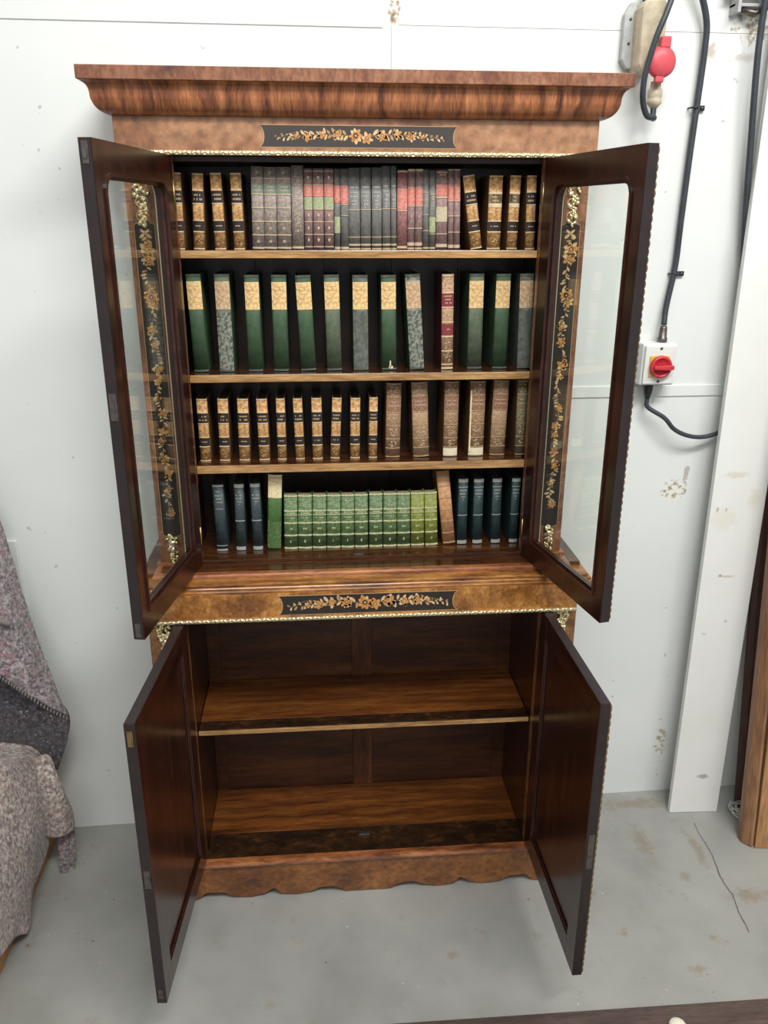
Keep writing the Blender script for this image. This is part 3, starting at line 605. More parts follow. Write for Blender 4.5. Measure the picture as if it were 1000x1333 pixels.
def book(q, Ys, zs, kind, label, group, depth=.122, bulge=.0035):
    """q: (tl, tr, ty, bl, br, by) measured spine corners; the book stands on shelf height zs with its spine at Ys"""
    tl, tr, ty, bl, br, by = q
    TL, TR, BL, BR = at(tl, ty, Ys), at(tr, ty, Ys), at(bl, by, Ys), at(br, by, Ys)
    wt = ((TR-TL).length+(BR-BL).length)/2*.975; T_ = (TL+TR)/2; B_ = (BL+BR)/2
    lean = math.atan2(T_.x-B_.x, T_.z-zs); h = (T_.z-zs)/math.cos(lean)
    if abs(lean) < .006: lean = 0
    w = wt; d = depth
    root = thing('book', label, 'book', (B_.x, Ys, zs+.0004+w/2*abs(math.sin(lean))), group)
    root.rotation_euler = (0, lean, 0)
    body, side, pg, regs, bands, text = kind
    na = 8
    def sy(x, off=0):
        t = x/(w/2); return -bulge*(1-t*t)+0.0-off*(1)
    xs_ = [-w/2+w*i/na for i in range(na+1)]
    # cover: curved spine + boards
    out = [(x, bulge+sy(x)) for x in xs_]; inn = [(x*(1-.0044/w*1.0), bulge+sy(x)+.0022) for x in xs_]
    poly = out+[(w/2, d), (w/2-.0022, d)]+inn[::-1]+[(-w/2+.0022, d), (-w/2, d)]
    mb = MB(); n_ = len(poly)
    vs = [(p[0], p[1], z) for z in (0, h) for p in poly]
    # faces: walls
    sidef = []; spinef = []
    for i in range(n_):
        f = (i, (i+1) % n_, n_+(i+1) % n_, n_+i); (spinef if i < na else sidef).append(f)
    mb.add(vs, spinef, 0, True); mb.add(vs, sidef, 1)
    # end faces as quad strips
    m_ = na+1; I = lambda i: m_+2+(m_-1-i)   # index of inner pt i
    for o in (0, n_):
        fs = [(o+i, o+i+1, o+I(i+1), o+I(i)) for i in range(na)]
        fs += [(o+na, o+na+1, o+na+2, o+I(na)), (o+0, o+I(0), o+n_-2, o+n_-1)]
        mb.add(vs, fs, 0)
    mb.build('cover', [K[body], K[side]], root)
    MB().box(-w/2+.0024, w/2-.0024, bulge+.003, d-.004, .003, h-.0035).build('page_block', K[pg], root)
    def patch(mb, f0, f1, off, xm=1.0, mi=0, xo=0):
        z0_, z1_ = h*(1-f1), h*(1-f0); xx = [xo*w/2+x*xm for x in xs_]
        vs = []
        for z in (z0_, z1_):
            for x in xx: vs.append((x, bulge+sy(x)-off, z))
            for x in xx: vs.append((x, bulge+sy(x)+.0004, z))
        k = na+1; fs = []
        fs += [(i, i+1, 2*k+i+1, 2*k+i) for i in range(na)]
        fs += [(i, k+i, k+i+1, i+1) for i in range(na)]+[(2*k+i, 2*k+i+1, 3*k+i+1, 3*k+i) for i in range(na)]+[(0, 2*k, 3*k, k), (na, k+na, 3*k+na, 2*k+na)]
        mb.add(vs, fs, mi, False)
    for (f0, f1, mat, nm) in regs:
        mb = MB(); patch(mb, f0, f1, .0006, .985); mb.build(nm, K[mat], root)
    if bands:
        for f, th_ in bands[1]:
            mb = MB(); patch(mb, f-th_/2, f+th_/2, .0013, .99); mb.build('spine_band', K[bands[0]], root)
    if text:
        mb = MB(); rnd = random.Random(int(tl*10))
        for (f, ht, wd, mode) in text[1]:
            if mode == 'l':      # row of short lettering strokes
                n2 = max(3, int(w*wd/.0028)); 
                for i in range(n2):
                    if rnd.random() < .12: continue
                    xo = (-wd+2*wd*(i+.5)/n2); patch(mb, f-ht/2, f+ht/2, .0010, .62*wd/n2, 0, xo)
            elif mode == 'o':    # small gilt flower
                for a in range(5): patch(mb, f+.012*math.sin(a*1.257)-.006, f+.012*math.sin(a*1.257)+.006, .001, .07, 0, .16*math.cos(a*1.257))
            elif mode == 'd':    # drop ornament
                patch(mb, f-.018, f+.008, .0011, .20); patch(mb, f+.008, f+.022, .0010, .07)
            elif mode == 't':    # dense tooling
                for i in range(12):
                    fc = f+rnd.uniform(-ht, ht)/2; patch(mb, fc-.0045, fc+.0045, .0010, rnd.uniform(.04, .13), 0, rnd.uniform(-.5, .5))
            elif mode == 'r':
                for a in range(10): patch(mb, f+.028*math.sin(a*.628)-.004, f+.028*math.sin(a*.628)+.004, .001, .08, 0, .42*math.cos(a*.628))
        mb.build('gilt_tooling', K[text[0]], root)
    BOOKS.append(root); return root
LET = lambda *r: [(f, .022, .72, 'l') for f in r]
kC = ('tan', 'calfside', 'page', [(.232, .385, 'blacklab', 'title_label'), (.625, .752, 'blacklab', 'volume_label')], ('cream', [(.012, .02), (.22, .012), (.392, .014), (.612, .012), (.763, .014), (.99, .016)]), ('gold', [(.28, .022, .75, 'l'), (.335, .026, .8, 'l'), (.685, .016, .6, 'l'), (.11, .14, 0, 't'), (.50, .14, 0, 't'), (.88, .14, 0, 't')]))
kC2 = ('tan', 'calfside', 'page', [(.22, .41, 'cream', 'title_panel'), (.245, .37, 'blacklab', 'title_label'), (.62, .745, 'blacklab', 'volume_label')], ('cream', [(.012, .02), (.42, .014), (.61, .012), (.758, .014), (.985, .016)]), ('gold', [(.285, .022, .5, 'l'), (.335, .022, .5, 'l'), (.68, .016, .6, 'l'), (.10, .12, 0, 't'), (.51, .13, 0, 't'), (.87, .14, 0, 't')]))
def kG(body='green', lab='paper', lo=None):
    r = [(.072, .352, lab, 'paper_label')]
    if lo: r.append((.372, .995, lo, 'worn_spine'))
    return (body, 'green' if body != 'greeng' else 'greeng', 'page', r, ('greeng', [(.012, .02), (.985, .018)]), ('calf_txt', []))
K['calf_txt'] = plain('faded_print', (.52, .33, .15), .7)
def gprint(k): k = list(k); k[5] = ('calf_txt', [(.12, .012, .6, 'l'), (.155, .012, .7, 'l'), (.19, .012, .5, 'l'), (.235, .010, .6, 'l'), (.28, .012, .4, 'l')]); return tuple(k)
kR = ('roan', 'maroon', 'page', [(.195, .335, 'redlab', 'title_label'), (.515, .635, 'redlab', 'volume_label')], ('cream', [(.012, .022), (.19, .012), (.34, .012), (.495, .012), (.645, .016), (.80, .012), (.945, .012), (.985, .02)]), ('gold2', [(.225, .014, .7, 'l'), (.26, .014, .5, 'l'), (.295, .014, .7, 'l'), (.57, .014, .4, 'l'), (.1, .12, 0, 't'), (.42, .12, 0, 't'), (.72, .12, 0, 't'), (.87, .1, 0, 't')]))
def kV(body='vel', lab='velred', foot=None):
    r = [(.195, .375, lab, 'title_label')]
    if foot: r.append((.885, .985, 'white', 'shelf_label'))
    return (body, 'calfside', 'pagel', r, ('vel2', [(.01, .014), (.185, .010), (.385, .012), (.565, .010), (.745, .010), (.87, .010), (.988, .012)]), ('gold2', [(.25, .014, .7, 'l'), (.30, .014, .7, 'l'), (.10, .12, 0, 't'), (.47, .12, 0, 't'), (.65, .12, 0, 't'), (.81, .08, 0, 't')]))
kN = ('navy', 'navy', 'page', [], ('silver', [(.015, .03), (.92, .008), (.985, .025)]), ('silver', [(.10, .02, .5, 'l'), (.16, .02, .7, 'l'), (.21, .02, .5, 'l'), (.26, .014, .7, 'l'), (.36, .012, .7, 'l')]))
kN2 = ('navy', 'navy', 'page', [], ('silver', [(.03, .05), (.55, .012), (.97, .05)]), ('silver', [(.12, .016, .3, 'l'), (.17, .02, .75, 'l'), (.22, .02, .75, 'l'), (.265, .016, .5, 'l'), (.30, .016, .15, 'l')]))
kT = ('bgreen', 'bgreen', 'page', [(.0, .305, 'ivory', 'ivory_title_panel'), (.62, .985, 'speck', 'worn_spine')], None, ('calf_txt', [(.04, .014, .8, 'l'), (.09, .014, .5, 'l')]))
def kP(body='pgreen'): return (body, body, 'pagel', [], ('band', [(.015, .03), (.29, .025), (.365, .010), (.515, .028), (.745, .028), (.985, .03)]), ('band', [(.15, .16, 0, 't'), (.335, .022, .6, 'l'), (.42, .014, .6, 'l'), (.62, .03, .3, 'l'), (.86, .05, .12, 'l')]))
kT2 = ('t2', 'calfside', 'pagel', [(.04, .09, 'vel', 'worn_headcap')], ('vel2', [(.20, .012), (.36, .010), (.52, .010), (.68, .010), (.84, .010), (.975, .014)]), ('gold2', [(.28, .016, .6, 'l'), (.33, .016, .6, 'l')]))
kM = ('teal', 'teal', 'page', [], ('silver', [(.03, .05), (.125, .010), (.55, .010), (.965, .05)]), ('silver', [(.175, .02, .75, 'l'), (.225, .02, .75, 'l'), (.27, .016, .4, 'l'), (.31, .02, .12, 'l')]))
kS1 = ('gb', 'gr', 'page', [(.20, .315, 'dgl', 'title_label')], ('gold2', [(.14, .008), (.325, .016), (.49, .012), (.655, .012), (.82, .012), (.98, .02)]), ('gold2', [(.235, .016, .6, 'l'), (.28, .016, .6, 'l'), (.07, 0, 0, 'o'), (.405, 0, 0, 'o'), (.57, 0, 0, 'r'), (.74, 0, 0, 'o'), (.90, 0, 0, 'o')]))
kS4 = ('gb', 'gr', 'page', [], ('gold2', [(.975, .025)]), ('gold2', [(.22, .016, .6, 'l'), (.33, .016, .5, 'l'), (.39, .016, .6, 'l'), (.14, .12, 0, 't'), (.50, .16, 0, 't'), (.58, .16, 0, 't'), (.66, .18, 0, 't'), (.72, .14, 0, 't')]))
kS5 = ('rb', 'rb', 'page', [(.20, .335, 'rl', 'title_label'), (.345, .49, 'gl', 'volume_label')], ('gold2', [(.03, .008), (.195, .008), (.495, .010), (.65, .010), (.81, .010), (.965, .012)]), ('gold2', [(.24, .014, .6, 'l'), (.28, .014, .4, 'l'), (.40, .014, .5, 'l'), (.11, 0, 0, 'd'), (.57, 0, 0, 'd'), (.73, 0, 0, 'd'), (.88, 0, 0, 'd')]))
kS8 = ('gr', 'gr', 'page', [(.20, .41, 'rl', 'title_label'), (.585, .79, 'gl', 'volume_label')], ('gold2', [(.98, .03)]), ('gold2', [(.25, .014, .5, 'l'), (.30, .014, .5, 'l'), (.35, .014, .5, 'l')]))
kS9 = ('gr', 'gr', 'page', [(.20, .42, 'rl', 'title_label')], ('gold2', [(.435, .012), (.57, .008), (.98, .03)]), ('gold2', [(.25, .014, .5, 'l'), (.30, .014, .5, 'l'), (.35, .014, .5, 'l')]))
kS10 = ('gr', 'gr', 'page', [], ('gold2', [(.505, .010), (.845, .008), (.94, .02), (.99, .015)]), ('wh', [(.235, .022, .7, 'l'), (.295, .014, .7, 'l'), (.345, .014, .6, 'l'), (.40, .014, .5, 'l'), (.44, .012, .4, 'l'), (.48, .02, .15, 'l')]))
kS15 = ('dred', 'dred', 'page', [(.23, .485, 'rl', 'title_label')], ('gold2', [(.02, .02), (.24, .008), (.35, .006), (.50, .018), (.97, .03)]), ('gold2', [(.30, .014, .3, 'l'), (.39, .014, .3, 'l'), (.43, .010, .6, 'l')]))
kS16 = ('rb', 'rb', 'page', [(.23, .44, 'rl', 'title_label')], ('gold2', [(.015, .03), (.225, .010), (.45, .014), (.73, .012), (.93, .04), (.985, .02)]), ('gold2', [(.27, .014, .4, 'l'), (.32, .012, .6, 'l'), (.37, .014, .4, 'l'), (.58, 0, 0, 'o')]))
kS18 = ('gr', 'gr', 'page', [], ('gold2', [(.28, .008), (.38, .008), (.56, .008), (.76, .008), (.98, .02)]), ('gold2', [(.32, .014, .4, 'l'), (.40, .014, .4, 'l')]))
kS19 = ('gr', 'gr', 'page', [(.585, .78, 'gl', 'volume_label')], ('gold2', [(.30, .008), (.80, .008), (.98, .02)]), ('gold2', [(.33, .012, .5, 'l'), (.36, .012, .5, 'l'), (.48, .012, .5, 'l')]))
kS20 = ('rb', 'rb', 'page', [(.18, .32, 'rl', 'title_label'), (.46, .645, 'creamp', 'cream_patch')], ('gold2', [(.03, .012), (.34, .022), (.80, .010), (.95, .04)]), ('gold2', [(.06, .02, .7, 'l'), (.24, .014, .5, 'l')]))
kS21 = ('rb', 'rb', 'page', [(.20, .385, 'rl', 'title_label')], ('gold2', [(.01, .012), (.19, .008), (.39, .012), (.575, .012), (.78, .010), (.96, .04)]), ('gold2', [(.24, .016, .6, 'l'), (.28, .014, .6, 'l'), (.32, .016, .6, 'l'), (.355, .012, .6, 'l')]))
def cv(rows, ox, oy, sc): return [((a/sc+ox), (b_/sc+ox), ty/sc+oy, c/sc+ox, d_/sc+ox, by/sc+oy) for (a, b_, ty, c, d_, by) in rows]
YS = .060; Z1, Z2, Z3, Z4 = 1.6885, 1.4150, 1.1981, .9620
g = 'tan books with black labels at the left of the top shelf'
for q, lab in zip(cv([(50, 95, 95, 76, 118, 475), (150, 208, 100, 163, 218, 478), (240, 298, 97, 270, 325, 478), (342, 397, 97, 365, 420, 478)], 210, 200, 3.846),
        ['tan calf book with black labels, leftmost on the top shelf against the door', 'tan calf book with black labels, second from the left on the top shelf',
         'tan calf book with black labels, third from the left on the top shelf', 'tan calf book with black labels, just left of the packed row on the top shelf']):
    book(q, YS, Z1, kC, lab, g)
S = cv([(443, 512, 65, 460, 515, 477), (512, 574, 68, 515, 582, 477), (574, 648, 68, 582, 653, 477), (648, 710, 60, 655, 717, 477), (712, 755, 76, 719, 760, 477), (757, 812, 76, 762, 816, 477), (814, 862, 76, 818, 866, 477), (864, 895, 78, 868, 898, 477), (896, 935, 78, 900, 941, 477)], 210, 200, 3.846)
S += cv([(10, 72, 72, 17, 74, 478), (74, 127, 70, 76, 128, 478), (129, 180, 70, 130, 183, 478), (181, 224, 62, 185, 226, 478), (225, 256, 62, 228, 256, 478), (258, 312, 82, 258, 307, 478), (313, 349, 78, 308, 345, 478), (350, 388, 78, 346, 384, 478), (389, 419, 80, 385, 418, 478), (420, 455, 84, 419, 449, 478), (456, 512, 82, 450, 510, 478), (514, 544, 78, 512, 541, 478), (545, 577, 78, 542, 573, 478)], 450, 200, 3.846)
kk = [kS1]*3+[kS4]+[kS5]*3+[kS8, kS9]+[kS10]*5+[kS15, kS16, kS16, kS18, kS19, kS20, kS21, kS21]
ll = ['wide grey-brown book with gilt ring and flowers, first of its trio on the top shelf', 'wide grey-brown book with gilt ring and flowers, middle of its trio on the top shelf', 'wide grey-brown book with gilt ring and flowers, last of its trio on the top shelf',
      'grey-brown book with tall gilt scrollwork down its spine on the top shelf',
      'hazy brown book with red and green labels and gilt drops, left of three alike', 'hazy brown book with red and green labels and gilt drops, middle of three alike', 'hazy brown book with red and green labels and gilt drops, right of three alike',
      'slim grey book with red label above and green label low on the spine', 'grey book with faded red label, left of the plain charcoal books on the top shelf',
      'charcoal book with pale lettering, first from the left of five on the top shelf', 'charcoal book with pale lettering, second of five on the top shelf', 'charcoal book with pale lettering, middle one of five on the top shelf', 'charcoal book with pale lettering, fourth of five on the top shelf', 'narrow charcoal book with pale lettering touching the maroon book',
      'hazy maroon book with long red label on the top shelf', 'brown book with red label and cream foot, left of the matching pair', 'brown book with red label and cream foot, right of the matching pair',
      'slim plain grey book with fine gilt lines on the top shelf', 'slim grey book with pale green patch low on its spine', 'brown book with red label over a large cream patch',
      'slim brown book with red label, second from the right end of the packed row', 'slim brown book with red label at the right end of the packed row']
for q, k, l in zip(S, kk, ll): book(q, YS, Z1, k, l, 'packed grey and red books on the top shelf', depth=.118)
for q, k, l in zip(cv([(586, 648, 113, 628, 682, 477), (722, 795, 110, 708, 772, 478), (828, 882, 110, 805, 858, 478), (910, 962, 110, 900, 945, 478)], 450, 200, 3.846), [kC, kC2, kC2, kC],
        ['tan calf book leaning left against the packed row on the top shelf', 'wide tan calf book with small square black label, just right of the leaning one', 'tan calf book with small square black label, second from the right on the top shelf', 'tan calf book with black labels at the far right of the top shelf']):
    book(q, YS, Z1, k, l, 'tan books at the right of the top shelf')
G = cv([(80, 165, 68, 134, 205, 566), (230, 318, 68, 268, 337, 562), (385, 468, 72, 417, 487, 565), (527, 613, 72, 550, 622, 567), (652, 740, 75, 692, 765, 563), (803, 887, 72, 826, 900, 566)], 220, 340, 4.0)
G += cv([(32, 112, 70, 42, 115, 540), (177, 253, 70, 182, 256, 540), (295, 375, 68, 325, 393, 533)], 450, 340, 3.846)
kinds = [kG(), kG('greenf', 'paperg', 'mott'), kG(), kG(), kG(), kG('greenf'), kG('greeng', 'paper', 'greeng'), kG(), kG('mott', 'paperg', 'mott')]
labs = ['dark green cloth book with paper label, leftmost on the second shelf', 'scuffed grey book with faded paper label, second from left on the second shelf', 'green cloth book with pale paper label, third from left on the second shelf', 'green cloth book with mottled paper label, fourth from left on the second shelf', 'green cloth book with torn paper label, fifth from left, leaning slightly', 'faded green book with clean yellow paper label, sixth from left on the second shelf',
        'grey-green cloth book with paper label near the middle of the second shelf', 'green cloth book with a torn corner at the foot of its spine', 'badly scuffed pale grey book leaning left beside the gap on the second shelf']
for q, k, l in zip(G, kinds, labs):
    b_ = book(q, .058, Z2, gprint(k), l, 'green books with paper labels on the second shelf', depth=.128)
    if 'torn corner' in l:
        MB().box(.001, .004, -.0012, .0006, .006, .022).box(-.001, .009, -.0012, .0006, .004, .009).build('torn_cloth', K['ivory'], b_)
book(cv([(483, 545, 66, 480, 537, 533)], 450, 340, 3.846)[0], .058, Z2, kR, 'red leather book with gilt tooled spine standing alone among the green books', None, depth=.128)
for q, k, l in zip(cv([(622, 697, 64, 610, 681, 530), (753, 832, 64, 738, 804, 530), (875, 948, 64, 860, 926, 528)], 450, 340, 3.846), [kG('greenf'), kG(), kG('greeng', 'paperg', 'greeng')],
        ['faded green book with paper label, just right of the red leather book', 'green cloth book with paper label, second from the right on the second shelf', 'dull grey-green book with stained label at the right end of the second shelf']):
    book(q, .058, Z2, gprint(k), l, 'green books with paper labels on the second shelf', depth=.128)
C_ = cv([(60, 120, 165, 88, 145, 500), (178, 235, 165, 192, 250, 499), (285, 345, 165, 298, 358, 498), (388, 448, 165, 408, 465, 498), (495, 545, 163, 508, 555, 497), (588, 638, 163, 605, 655, 496), (690, 745, 160, 697, 753, 495), (802, 855, 160, 793, 843, 491), (902, 955, 160, 900, 953, 493)], 240, 480, 4.1667)
C_ += cv([(88, 133, 157, 83, 130, 490)], 460, 480, 4.1667)
ordn = ['leftmost', 'second', 'third', 'fourth', 'fifth', 'sixth', 'seventh', 'eighth', 'ninth', 'tenth and slimmest']
for i, q in enumerate(C_):
    book(q, .060, Z3, kC, 'small tan calf book on the third shelf, '+ordn[i]+(' from the left' if 0 < i < 9 else ', by the big brown books' if i == 9 else ', by the left door')+(', leaning right' if i == 7 else ''), 'small tan books on the third shelf', depth=.118)
V_ = cv([(180, 265, 80, 175, 252, 487), (315, 405, 75, 326, 412, 482), (495, 578, 70, 488, 563, 479), (635, 727, 68, 625, 703, 476), (765, 852, 64, 740, 820, 473), (896, 952, 64, 876, 935, 470)], 460, 480, 4.1667)
for q, k, l in zip(V_, [kV(), kV('vel2'), kV(foot=1), kV(foot=1), kV('vel2'), kV('olivec', 'olivec')],
        ['tall tooled brown calf book next to the slim tan books on the third shelf', 'thick brown calf book with rubbed pale edges, second of the large brown ones', 'brown calf book with cream foot label, beside the thick rubbed one', 'brown calf book with cream foot label and split pale spine edge', 'brown calf book with red-brown title panel, second from right on the third shelf', 'dull olive-brown calf book in shadow at the right end of the third shelf']):
    b_ = book(q, .060, Z3, k, l, 'large brown calf books on the third shelf', depth=.128, bulge=.005)
    if 'split' in l: MB().box(-.0185, -.0150, -.0002, .003, .012, .165).build('split_spine_edge', K['ivory'], b_)
for q, k, l in zip(cv([(108, 180, 181, 145, 200, 545), (232, 295, 175, 255, 303, 545), (325, 385, 172, 348, 401, 541)], 250, 590, 4.348), [kN, kN2, kN2],
        ['slate blue cloth book leaning at the left end of the bottom shelf', 'dark navy cloth book, second from the left on the bottom shelf', 'dark navy cloth book next to the green and ivory one']):
    book(q, .060, Z4, k, l, 'navy cloth books at the left of the bottom shelf', depth=.125)
book(cv([(428, 512, 125, 428, 503, 540)], 250, 590, 4.348)[0], .060, Z4, kT, 'bright green book with ivory top and speckled foot on the bottom shelf', None, depth=.11)
Pq = cv([(515+4, 597, 240, 523, 599, 533), (599, 680, 239, 601, 680, 532), (682, 761, 238, 682, 761, 530), (763, 842, 237, 763, 842, 529), (844, 919, 235, 844, 920, 527), (921, 997, 233, 922, 998, 526)], 250, 590, 4.348)
Pq += cv([(86, 160, 219, 86, 160, 501), (162, 236, 218, 162, 236, 499), (238, 309, 217, 238, 310, 498), (312, 385, 215, 313, 386, 496), (387, 452, 213, 389, 461, 494)], 460, 590, 4.1667)
for i, q in enumerate(Pq):
    if i == 6: q = (q[0], *q[1:])
    if i < 9: l = 'small green calf book with pale gilt bands, '+(['first', 'second', 'third', 'fourth', 'fifth', 'sixth', 'seventh', 'eighth', 'ninth'][i])+' from the left in its tight row'
    else: l = 'small yellow-green calf book with gilt bands, '+('touching the green ones' if i == 9 else 'touching the leaning tan book')
    book(q, .060, Z4, kP() if i < 9 else kP('polive'), l, 'small green books in a tight row on the bottom shelf', depth=.034, bulge=.003)
book(cv([(450, 520, 100, 487, 555, 489)], 460, 590, 4.1667)[0], .060, Z4, kT2, 'orange-tan calf book leaning left against the small yellow-green books', None, depth=.115)
for q, l in zip(cv([(570, 628, 140, 566, 613, 481), (655, 712, 140, 648, 698, 478), (757, 810, 138, 747, 796, 476), (863, 910, 136, 845, 890, 474)], 460, 590, 4.1667),
        ['dark teal cloth book just right of the leaning tan one', 'dark teal cloth book, second of four at the right of the bottom shelf', 'dark teal cloth book, third of four at the right of the bottom shelf', 'dark teal cloth book in the bottom shelf corner by the right door']):
    book(q, .060, Z4, kM, l, 'dark teal books at the right of the bottom shelf', depth=.125)

# ------------------------------------------------------------------ electrics on the wall
def wy(x): return WY(x)-.004
sw = thing('isolator_switch', 'grey-white rotary isolator switch box with red knob on yellow plate, fixed to the wall', 'switch', (.782, wy(.78), 1.345))
MB().box(-.046, .046, -.058, -.001, 0, .108).build('enclosure', white_p, sw, .004)
MB().box(-.041, .041, -.066, -.0585, .004, .104).build('cover', white_p, sw, .003)
MB().box(-.028, .024, -.0695, -.0665, .024, .078).build('yellow_plate', yel_p, sw, .001)
kx, kz = .000, .051
MB().lathe([(.0, -.0697), (.027, -.0697), (.029, -.072), (.029, -.078), (.0265, -.082), (.022, -.082), (.021, -.078), (0, -.078)], 'y', (kx, 0, kz), 40).build('knob_ring', red_p, sw)
MB().prism([(kx-.023, kz-.005), (kx+.022, kz-.007), (kx+.029, kz-.005), (kx+.029, kz+.005), (kx+.022, kz+.006), (kx-.023, kz+.004)], 'y', -.094, -.0783).build('knob_handle', red_p, sw, .002)
for z in (.012, .097): MB().lathe([(0, -.0665), (.0035, -.0665), (.0035, -.0675), (0, -.0675)], 'y', (0, 0, z), 12).build('screw', steel, sw)
for (z0, z1, x) in ((.1085, .150, .015), (-.042, -.0005, -.008)):
    pr = [(0, z0), (.0125, z0), (.0125, z0+.010), (.0105, z0+.012), (.0095, z1-.006), (.0075, z1)] if z0 > 0 else [(0, z0), (.0065, z0), (.0105, z0+.016), (.0125, z0+.03), (.0125, z1), (0, z1)]
    MB().lathe(pr, 'z', (x, -.028, 0), 20).build('cable_gland', blackp if z0 < 0 else steel, sw)
def cable(label, pts, r, mat=cabm, name='cable', lead=.012, cat='cable'):
    return tag(MB().tube(crom(pts, 8), r, 12).build(name, mat), label, cat)
def W_(px, py, off=.014):
    p = at(px, py, .245); return Vector((p.x, wy(p.x)-off, p.z))
gtop = Vector((.797, wy(.78)-.028, 1.497))
cable('thick grey cable clipped down the wall into the top of the isolator switch', [W_(885, -60, .03), W_(903, -15, .03), W_(915, 28, .022), W_(914, 65, .018), W_(906, 130, .014), W_(896, 200, .014), W_(884, 290, .014), W_(877, 345, .014), gtop+Vector((.004, .008, .045)), gtop], .0075)
gb = Vector((.774, wy(.78)-.028, 1.3025))
cable('black cable looping from the underside of the isolator switch behind the leaning board', [gb, gb+Vector((.004, -.002, -.022)), at(865, 544, .205), at(877, 558, .205), at(892, 566, .205), at(910, 569, .208), at(928, 566, .214), at(945, 559, .224), at(975, 545, .234)], .006)
for px, py, gap in ((902, 141, 0), (876, 356, 0)):
    p = W_(px, py, 0); t = thing('cable_clip', 'black cable clip holding the grey cable, '+('high up level with the red plug' if py < 200 else 'above the isolator switch'), 'clip', (p.x, p.y, p.z), 'cable clips')
    mb = MB(); mb.tube([(-.011*math.cos(a), -.0012-.0215*abs(math.sin(a))**.8, 0) for a in [PI*k/10 for k in range(11)]], .0022, 8); mb.build('clip_hoop', blackp, t)
    MB().box(.009, .028, -.008, -.0005, -.006, .006).build('clip_foot', blackp, t, .001)
    MB().lathe([(0, -.0085), (.003, -.0085), (.003, -.0105), (0, -.0105)], 'y', (.021, 0, 0), 10).build('nail_head', steel, t)
# industrial socket with red flap and plug
sx = .672; sk = thing('industrial_socket', 'dirty cream industrial wall socket with round red flap above right of the cornice', 'socket', (sx, wy(sx), 2.11))
MB().prism([(-.050, -.002), (-.036, -.022), (-.022, -.022), (-.022, .115), (-.036, .115), (-.050, .09)], 'y', -.022, -.001).build('back_plate', grey_p, sk, .003)
for z in (.03, .08): MB().lathe([(0, -.0225), (.003, -.0225), (.003, -.024), (0, -.024)], 'y', (-.036, 0, z), 10).build('screw', steel, sk)
MB().prism([(-.026, -.02), (-.018, -.035), (.014, -.035), (.030, .0), (.032, .09), (.024, .112), (-.018, .112), (-.028, .095)], 'y', -.075, -.001).build('housing', cream_p, sk, .006)
MB().lathe([(0, .110), (.014, .110), (.014, .135), (.009, .14), (.009, .25), (0, .25)], 'z', (-.002, -.035, 0), 16).build('conduit_gland', blackp, sk)
hc = (.022, 0, -.018)
MB().lathe([(0, -.076), (.030, -.076), (.033, -.082), (.033, -.090), (.028, -.096), (.012, -.099), (0, -.099)], 'y', hc, 40).build('red_flap', pink_p, sk)
MB().box(.014, .038, -.096, -.078, .010, .034).build('flap_hinge', pink_p, sk, .003)
MB().box(.010, .030, -.094, -.078, -.060, -.046).build('flap_catch', pink_p, sk, .003)
pg_ = thing('cable_plug', 'cream plug hanging below the red flap with a grey cable looping up from it', 'plug', (.697, wy(.69)-.060, 2.0))
MB().lathe([(0, 0), (.008, 0), (.012, .006), (.0165, .010), (.0165, .018), (.015, .020), (.0165, .024), (.0165, .038), (.012, .044), (.012, .056), (0, .056)], 'z', (0, 0, 0), 20).build('plug_body', cream_p, pg_)
pz = Vector((.697, wy(.69)-.060, 2.0))
cable('dark grey cable looping under the cream plug and up past the red flap', [pz, pz+Vector((-.001, -.004, -.020)), at(851, 153, .165), at(842, 150, .155), at(837, 130, .147), at(839, 102, .14), at(846, 75, .135), at(856, 45, .13), at(868, 16, .13), at(878, -15, .14), at(884, -60, .16)], .0068)
cable('black cable hanging down the wall near the right edge, ending behind the leaning board', [at(1002, -30, .20), at(992, 30, .205), at(985, 90, .208), at(978, 180, .212), at(972, 260, .215), at(968, 330, .218), at(966, 400, .225)], .0078)
bb = thing('pipe_bracket', 'grimy pipe bracket fixed at the top right corner of the wall', 'bracket', (.93, wy(.93), 2.215))
MB().box(-.05, .03, -.03, -.001, .005, .012).box(-.05, -.042, -.045, -.001, -.01, .05).box(.012, .018, -.045, -.001, -.01, .05).build('bracket_frame', grey_p, bb, .001)
MB().tube([(-.07, -.030, .045), (0, -.032, .038), (.045, -.032, .036)], .014, 14).build('pipe', cream_p, bb)
MB().tube([(-.03, -.02, .0), (.0, -.03, -.008), (.035, -.028, .006)], .006, 8).build('bolt', steel, bb)
cd = tag(MB().box(.0, .022, -.02, -.001, 0, .60).build('cable_trunking', white_p, None, .002, loc=(1.02, wy(1.02), 1.62)), 'white plastic trunking running up the wall behind the leaning board', 'trunking')
tag(MB().box(-.075, 0, -.010, -.0005, -.20, 0).build('wall_plate', white_p, None, .004, loc=(-.914, wy(-.914), .948)), 'white rectangular blank plate on the wall behind the hanging blanket', 'plate')
# ------------------------------------------------------------------ leaning board, timber, floor bits
def rows_obj(name, mb, mats, loc=(0, 0, 0), **k): return mb.build(name, mats, None, loc=loc, **k)
H_ = 2.5; th_ = .018
bd = MB().box(0, .152, 0, th_, 0, 2.24).build('leaning_board', whiteb, None, .0015, loc=(.963, .140, 0.001))
bd.rotation_euler = (-math.atan2(.070, H_), math.atan2(.034, H_)*.35, -.03)
tag(bd, 'long white painted board leaning upright against the wall at the right', 'board')
